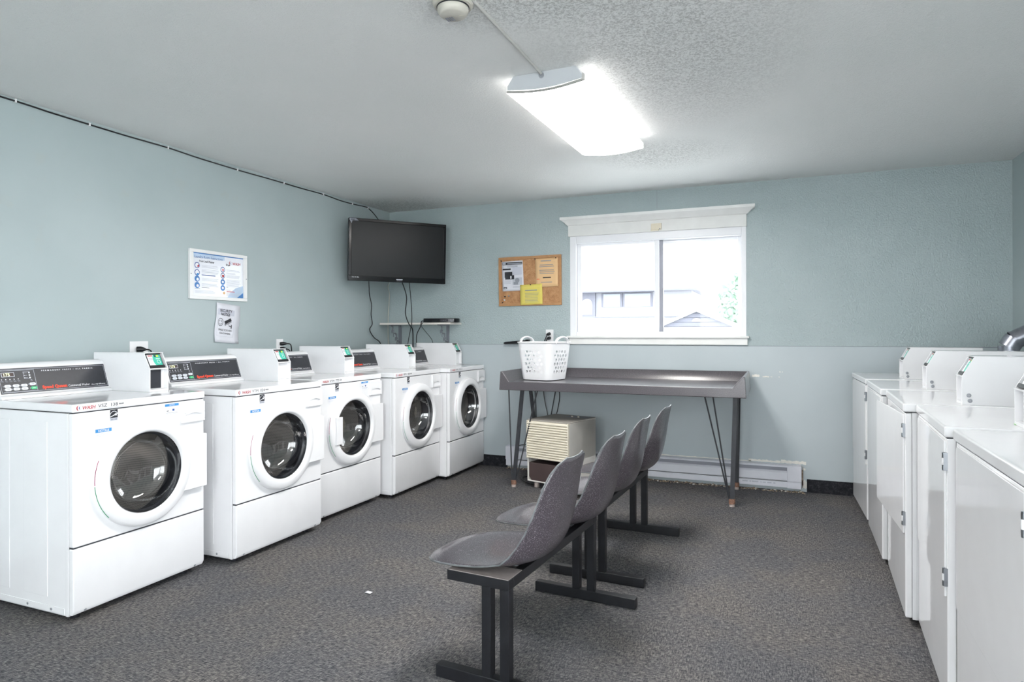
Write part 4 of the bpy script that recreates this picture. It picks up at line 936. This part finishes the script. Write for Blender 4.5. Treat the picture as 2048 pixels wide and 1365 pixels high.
dspots = [(.510, 5.395, .020, None), (.520, 4.615, -.018, 'white front-load clothes dryer second from the back wall'),
          (.524, 3.853, -.044, 'white front-load clothes dryer in the middle of the row, its front door hanging slightly ajar'),
          (.538, 3.143, -.056, 'white front-load clothes dryer second from the camera, green paper slip on top'),
          (.512, 2.403, -.018, 'white front-load clothes dryer nearest the camera, cut by the right edge of the picture')]
dA = dryer(); coin_box(dA, ((-.240, .962), (-.236, .984)), False); console(dA)
dryers = [dA]
for x, y, r, lb in dspots[1:]: dryers.append(dup(dA, (x, y, 0), 0, lb))
for i, t in enumerate(dryers):
    x, y, r, lb = dspots[i]; t.location = (x, y, 0); t.rotation_euler = (0, 0, pi+r)
    dryer_door(t, 0.0 if i != 2 else radians(4.2))
g = MB(); vs = [(0, 0, .001), (.11, -.01, .001), (.115, .035, .006), (.05, .05, .003), (.005, .03, .001)]
g.add(vs, [(0, 1, 2, 3, 4)], 'paper_green'); o = g.build('paper_slip', solid=.0005); o.location = (.715, 2.575, ZT+.0005); tag(o, 'green paper slip lying on a dryer top at the right edge', 'paper')
def duct():
    t = thing('vent_duct', 'galvanised elbow vent duct rising behind the dryers to the right wall', 'duct', (1.325, 4.88, 0))
    r = .056
    MB().tube([(0, 0, .0), (0, 0, 1.158)], r, 'galvanised', 28).build('riser', t)
    def gore(a, b, ra=r, rb=r, mat='galvanised'):
        m = MB().tube([a, b], [ra, rb], mat, 28, caps=False); 
        m.tube([Vector(a).lerp(Vector(b), -.02), Vector(a).lerp(Vector(b), .05)], ra+.0025, mat, 28, caps=False); return m.build('elbow_segment', t)
    gore((0, 0, 1.15), (.032, -.006, 1.206), r+.001, r+.001); gore((.022, -.004, 1.192), (.100, -.012, 1.236), r+.001, r+.001); gore((.085, -.010, 1.228), (.145, -.014, 1.236), r+.002, r+.002)
    MB().tube([(.125, -.013, 1.236), (.194, -.015, 1.236)], r+.003, 'duct_tape', 28).build('foil_tape', t)
duct()

# ------------------------------------------------------------------ folding table, basket, wall bar
def table():
    t = thing('folding_table', 'long grey speckled folding table with raised rim on hairpin legs', 'table', (0, 0, 0))
    y0, y1 = 4.70, 5.44; zb, zs = .790, .858
    P = frame((0, 0, 0), (1, 0, 0), (0, 0, 1))
    m = MB(); L, Rr = -2.046, -.205
    poly = [(L-.004, zb), (Rr+.004, zb), (Rr-.004, .936), (Rr-.016, .940), (-.291, zs), (-1.966, zs), (L+.020, .940), (L+.006, .936)]
    m.prism(poly, -y1, -y0, 'table_shell', P)
    Q = frame((0, 0, 0), (0, 1, 0), (0, 0, 1))      # y-z polygon along x
    m.prism([(y1-.001, zb), (y1+.012, zb), (y1+.012, .932), (y1, .934), (y1-.06, zs-.001), (y1-.06, zs-.02)], L+.006, Rr-.006, 'table_shell', Q)
    m.build('tabletop', t, bevel=.005, seg=2)
    legs = [((-1.977, 4.828), (-1.905, 4.84), ((-2.02, 4.83), (-1.775, 4.84))), ((-.306, 4.856), (-.282, 4.85), ((-.490, 4.82), (-.437, 4.86))),
            ((-1.965, 5.415), (-2.055, 5.40), ((-2.01, 5.41), (-1.80, 5.40))), ((-.309, 5.405), (-.300, 5.40), ((-.278, 5.41), (-.290, 5.42)))]
    for (fx, fy), (bx_, by), rods in legs:
        g = MB(); g.bar((fx, fy, .03), (bx_, by, zb+.002), .030, .014, 'leg_metal', up=(0, 1, 0))
        for i, (rx, ry) in enumerate(rods): g.tube([(fx+(-.014 if rx < fx else .014), fy, .03), (rx, ry, zb+.002)], .0055, 'leg_metal', 8)
        lg = g.build('leg', t)
        q = MB(); q.tube([(fx, fy, .0), (fx, fy, .05)], [.019, .021], 'foot_plastic', 14); q.tube([(fx, fy, .02), (fx, fy, .054)], [.0225, .0225], 'rust', 14); q.build('foot', lg)
table()
def basket():
    t = thing('laundry_basket', 'white plastic laundry basket with round holes standing on the folding table', 'basket', (-1.775, 5.0, .8595), radians(-14.2))
    H = .305; nc = 5
    def rim(v): return .136+.030*v**.8          # half side
    def pt(u, v, off=0.0):                       # u in [0,4): face + position along face, rounded corners
        a = rim(v)+off; r = .05; face = int(u) % 4; s_ = (u-int(u))*2-1
        # arc-length along one face: straight part then corner
        st = a-r; tot = 2*st+pi/2*r; d = (s_+1)/2*tot
        if d < pi/4*r: ang = -pi/4+d/r; p = (st*1+r*cos(ang), -st+r*sin(ang))
        elif d > pi/4*r+2*st: ang = (d-pi/4*r-2*st)/r; p = (st+r*cos(ang), st+r*sin(ang))
        else: p = (a, -st+(d-pi/4*r))
        g = face*pi/2; return Vector((p[0]*cos(g)-p[1]*sin(g), p[0]*sin(g)+p[1]*cos(g), .006+v*(H-.006)))
    m = MB(); Wp = 'white_plastic'
    rows = 6; v0, v1 = .16, .80; dv = (v1-v0)/rows
    def solid(ua, ub, va, vb, nu, nv=1):
        for i in range(nu):
            for j in range(nv):
                a, b = ua+(ub-ua)*i/nu, ua+(ub-ua)*(i+1)/nu; c, d = va+(vb-va)*j/nv, va+(vb-va)*(j+1)/nv
                m.quad(pt(a, c), pt(b, c), pt(b, d), pt(a, d), Wp)
    solid(0, 4, 0, v0, 96, 2); solid(0, 4, v1, 1, 96, 2)
    for face in range(4):
        for r in range(rows):
            va = v0+dv*r; vb = va+dv; k_ = 5 if r % 2 == 0 else 4; uw = .136; ua = face+.5-k_*uw/2; ub = face+.5+k_*uw/2
            solid(face, ua, va, vb, 6); solid(ub, face+1, va, vb, 6)
            for i in range(k_):
                cu = ua+uw*(i+.5); cv = (va+vb)/2; n = 20; ou = []; inn = []
                for j in range(n):
                    a = 2*pi*j/n+pi/4; c_, s_ = cos(a), sin(a); q = 1/max(abs(c_), abs(s_))
                    ou.append(pt(cu+c_*q*uw/2, cv+s_*q*dv/2)); inn.append(pt(cu+c_*uw*.37, cv+s_*dv*.39))
                m.add(ou+inn, [(j, (j+1) % n, n+(j+1) % n, n+j) for j in range(n)], Wp)
    bt = [pt(4*i/64, 0) for i in range(64)]; m.add(bt, [tuple(range(64))], Wp)
    m.build('basket_body', t, solid=.003, smooth=False)
    MB().tube([pt(4*i/96, 1.0, .003) for i in range(97)], .0055, Wp, 8).build('rim', t)
    for face in (0, 2):
        h = MB(); q = []
        for i in range(17):
            a = pi*i/16; u = face+.5-.28*cos(a); p = pt(u, 1.0, .004+.008*sin(a)); p.z += .050*sin(a)**.9-.006; q.append(p)
        h.tube(q, .013, Wp, 10, flat=.55); h.build('handle', t)
basket()
b = MB().tube([(-2.335, YB-.05, 1.147), (-2.32, YB-.05, 1.148), (-2.2, YB-.045, 1.155), (-2.1, YB-.035, 1.163)], [.006, .011, .014, .014], 'black_plastic', 10)
b.box(-2.125, -2.095, YB-.04, YB, 1.15, 1.18, 'black_plastic')
tag(b.build('wall_bar'), 'short tapered black bar sticking out along the wall behind the basket', 'bar')

# ------------------------------------------------------------------ dehumidifier
def dehumidifier():
    t = thing('dehumidifier', 'beige dehumidifier with louvred front and brown water bucket under the table', 'dehumidifier', (-1.625, 5.0, 0), radians(-14.5))
    x0, x1, y0, y1 = -.197, .197, -.21, .21; z0, z1 = .052, .550
    c = MB(); c.box(x0, x0+.012, y0, y1, z0, z1-.01, 'beige_side'); c.box(x1-.012, x1, y0, y1, z0, z1-.01, 'beige_side'); c.box(x0, x1, y1-.012, y1, z0, z1, 'beige_side')
    c.box(x0, x1, y0+.02, y1, .235, z1-.01, 'beige_side'); c.box(x0, x1, y0, y1, z0, z0+.012, 'beige_side'); c.build('casing', t, bevel=.006)
    tp = MB(); tp.box(x0, x1, y0, y1, z1-.012, z1, 'grey_beige_top'); tp.build('top_panel', t, bevel=.006)
    q = MB(); q.box(-.02, .17, .08, .19, z1, z1+.001, 'heater_grey'); q.build('control_plate', t)
    for x in (.03, .09): MB().lathe([(.009, .001), (.008, .009), (.001, .009)], 'beige_plastic', Matrix.Translation((x, .11, z1)), 12).build('knob', t)
    g = MB(); g.box(x0, x1, y0+.004, y0+.02, .238, z1-.008, 'beige_plastic'); n = 15
    P = frame((0, 0, 0), (0, 1, 0), (0, 0, 1))
    for i in range(n):
        z = .242+(z1-.014-.242)*i/n; h = (z1-.014-.242)/n
        g.prism([(y0+.006, z), (y0-.010, z+h*.10), (y0-.010, z+h*.42), (y0+.006, z+h*.98)], x0+.006, x1-.006, 'beige_plastic', P)
    g.box(x0, x0+.008, y0-.010, y0+.01, .238, z1-.008, 'beige_plastic'); g.box(x1-.008, x1, y0-.010, y0+.01, .238, z1-.008, 'beige_plastic')
    g.build('louvre_grille', t, bevel=.001)
    b = MB(); b.prism([(x0+.016, .205), (x0+.016, .09), (x0+.045, .052), (x1-.03, .052), (x1-.03, .205)], .02-y1, -y0-.004, 'bucket_brown', frame((0, 0, 0), (1, 0, 0), (0, 0, 1)))
    b.build('water_bucket', t, bevel=.006); MB().box(-.03, .07, y0-.006, y0+.002, .052, .064, 'white_plastic').build('bucket_tab', t, bevel=.002)
    for x in (-.13, .15):
        for y in (-.17, .17): MB().box(x-.018, x+.018, y-.014, y+.014, 0, .053, 'foot_plastic').build('caster', t, bevel=.008)
    inv = Matrix.Translation((-1.625, 5.0, 0)) @ Matrix.Rotation(radians(-14.5), 4, 'Z'); inv.invert()
    MB().tube([inv @ p for p in smooth_path([(-1.72, 5.24, .10), (-1.85, 5.24, .02), (-1.97, 5.20, .008), (-2.02, 5.12, .006), (-1.95, 5.00, .006), (-1.87, 4.95, .006), (-1.80, 4.93, .02)])], .004, 'black_plastic', 8).build('power_cord', t)
dehumidifier()
# ------------------------------------------------------------------ baseboard heater
def heater():
    t = thing('baseboard_heater', 'long white electric baseboard heater under the window', 'heater', (0, YB-.006, 0))
    xa, xb = -2.312, .165; Q = frame((0, 0, 0), (0, 1, 0), (0, 0, 1)); H = 'heater_white'
    b = MB(); b.box(xa, xb, -.010, 0, .030, .206, H); b.prism([(0, .206), (-.050, .203), (-.056, .196), (-.056, .190), (-.050, .190), (-.045, .196), (0, .198)], xa, xb, H, Q); b.build('back_plate', t)
    MB().box(xa+.1, xb-.1, -.035, -.010, .090, .190, 'heater_grey').build('fin_element', t)
    MB().prism([(-.060, .090), (-.060, .150), (-.046, .162), (-.043, .160), (-.056, .148), (-.056, .086)], xa+.1, xb-.1, H, Q).build('front_cover', t)
    MB().prism([(0, .028), (-.052, .034), (-.052, .078), (-.047, .080), (-.047, .040), (0, .034)], xa+.1, xb-.1, H, Q).build('lower_cover', t)
    for a, e in ((xa, xa+.102), (xb-.102, xb)):
        m = MB(); m.box(a, e, -.064, 0, .084, .200, H); m.box(a+.001, e-.001, -.056, 0, .028, .084, H); o = m.build('end_cap', t, bevel=.002)
    m = MB(); F = frame((0, -.0525, 0), (1, 0, 0), (0, 0, 1)); x = -.265
    for w_ in (.05, .012, .06, .012, .03, .04, .02): m.rect(x, x+w_*.8, .057, .066, .0, 'ink_light', F); x += w_+.004
    m.build('stamped_text', t, smooth=False)
heater()
dbr = MB(); rr = random.Random(11)
for i in range(520):
    x = rr.uniform(-2.3, .19); y = YB-rr.uniform(.012, .075)-.006; s_ = rr.uniform(.003, .009); a = rr.uniform(0, 3.1)
    dbr.box(-s_, s_, -s_*.6, s_*.6, 0, s_*rr.uniform(.4, 1.1), 'plaster' if rr.random() < .2 else 'debris_tan', Matrix.Translation((x, y, 0)) @ Matrix.Rotation(a, 4, 'Z'))
o = dbr.build('plaster_debris', smooth=False); o['kind'] = 'stuff'; tag(o, 'crumbled plaster debris along the floor under the baseboard heater', 'debris')

# ------------------------------------------------------------------ beam seating
def bench():
    t = thing('beam_bench', 'two-seat beam bench of grey speckled shells nearest the camera', 'bench', (-.9075, 2.063, 0), -.074, 'two-seat beam benches')
    B = 'bench_metal'
    for y in (0, .868):
        MB().box(-.245, .250, y-.020, y+.020, 0, .047, B).build('foot_bar', t, bevel=.004)
        for x in (-.036, .036): MB().box(x-.018, x+.018, y-.018, y+.018, .045, .366, B).build('upright', t, bevel=.002)
        MB().box(-.195, .055, y-.020, y+.020, .362, .398, B).build('crossbar', t, bevel=.002)
        MB().box(-.19, .053, y-.019 if y < .1 else y-.09, y+.09 if y < .1 else y+.019, .3975, .4005, 'dusty_plate').build('top_plate', t, bevel=.001)
    MB().box(.020, .055, .019, .849, .362, .398, B).build('beam', t, bevel=.002); MB().box(-.055, -.020, .019, .849, .362, .398, B).build('beam', t, bevel=.002)
    # shell: centre line (x, z), rim line (x, z), half width
    S = [((-.366, .376), (-.345, .388), .080), ((-.354, .390), (-.326, .394), .132), ((-.326, .404), (-.290, .402), .174), ((-.274, .414), (-.228, .411), .203), ((-.200, .414), (-.150, .418), .216),
         ((-.120, .410), (-.080, .426), .221), ((-.040, .408), (-.020, .438), .223), ((.030, .411), (.022, .448), .221), ((.085, .424), (.052, .474), .217), ((.126, .448), (.080, .510), .209),
         ((.154, .488), (.110, .560), .205), ((.171, .545), (.135, .618), .200), ((.183, .615), (.152, .668), .192), ((.192, .685), (.169, .722), .180), ((.200, .738), (.185, .762), .162), ((.208, .776), (.200, .790), .132), ((.216, .802), (.213, .808), .075)]
    n = 16
    for yc in (.197, .737):
        m = MB(); vs = []; fs = []
        for (cx_, cz_), (ex, ez), w_ in S:
            for j in range(n+1):
                s_ = -1+2*j/n; k_ = abs(s_)**2.6; vs.append((cx_+(ex-cx_)*k_, yc+w_*s_, cz_+(ez-cz_)*k_))
        for i in range(len(S)-1):
            for j in range(n): a = i*(n+1)+j; fs.append((a, a+n+1, a+n+2, a+1))
        m.add(vs, fs, 'fibreglass'); o = m.build('seat_shell', t, solid=.0075, sub=1, angle=180)
        e = []
        top = [vs[i*(n+1)+n] for i in range(len(S))]; bot = [vs[i*(n+1)] for i in range(len(S))]
        loop = bot+[vs[(len(S)-1)*(n+1)+j] for j in range(1, n)]+top[::-1]+[vs[j] for j in range(n-1, 0, -1)]
        loop.append(loop[0]); MB().tube(loop, .0036, 'seat_edge', 6, caps=False).build('edge_trim', o)
        for x in (-.12, .0):
            for y in (-.06, .06): MB().lathe([(.022, .398), (.018, .409)], 'dark_gasket', Matrix.Translation((x, yc+y, 0)), 14).build('mount_pad', t)
    return t
b1 = bench()
dup(b1, (-.855, 3.178, 0), -.052, 'two-seat beam bench of grey speckled shells farther away, nearer the folding table')

# ------------------------------------------------------------------ litter on the carpet
s = MB(); s.add([(-.02, 0, .002), (-.012, .012, .006), (.006, .014, .003), (.02, .006, .007), (.014, -.006, .003), (-.006, -.008, .005)], [(0, 1, 2, 3, 4, 5)], 'print_white')
o = s.build('paper_scrap', solid=.001); o.location = (-1.815, 2.593, .001); tag(o, 'torn white paper scrap on the open carpet', 'scrap')
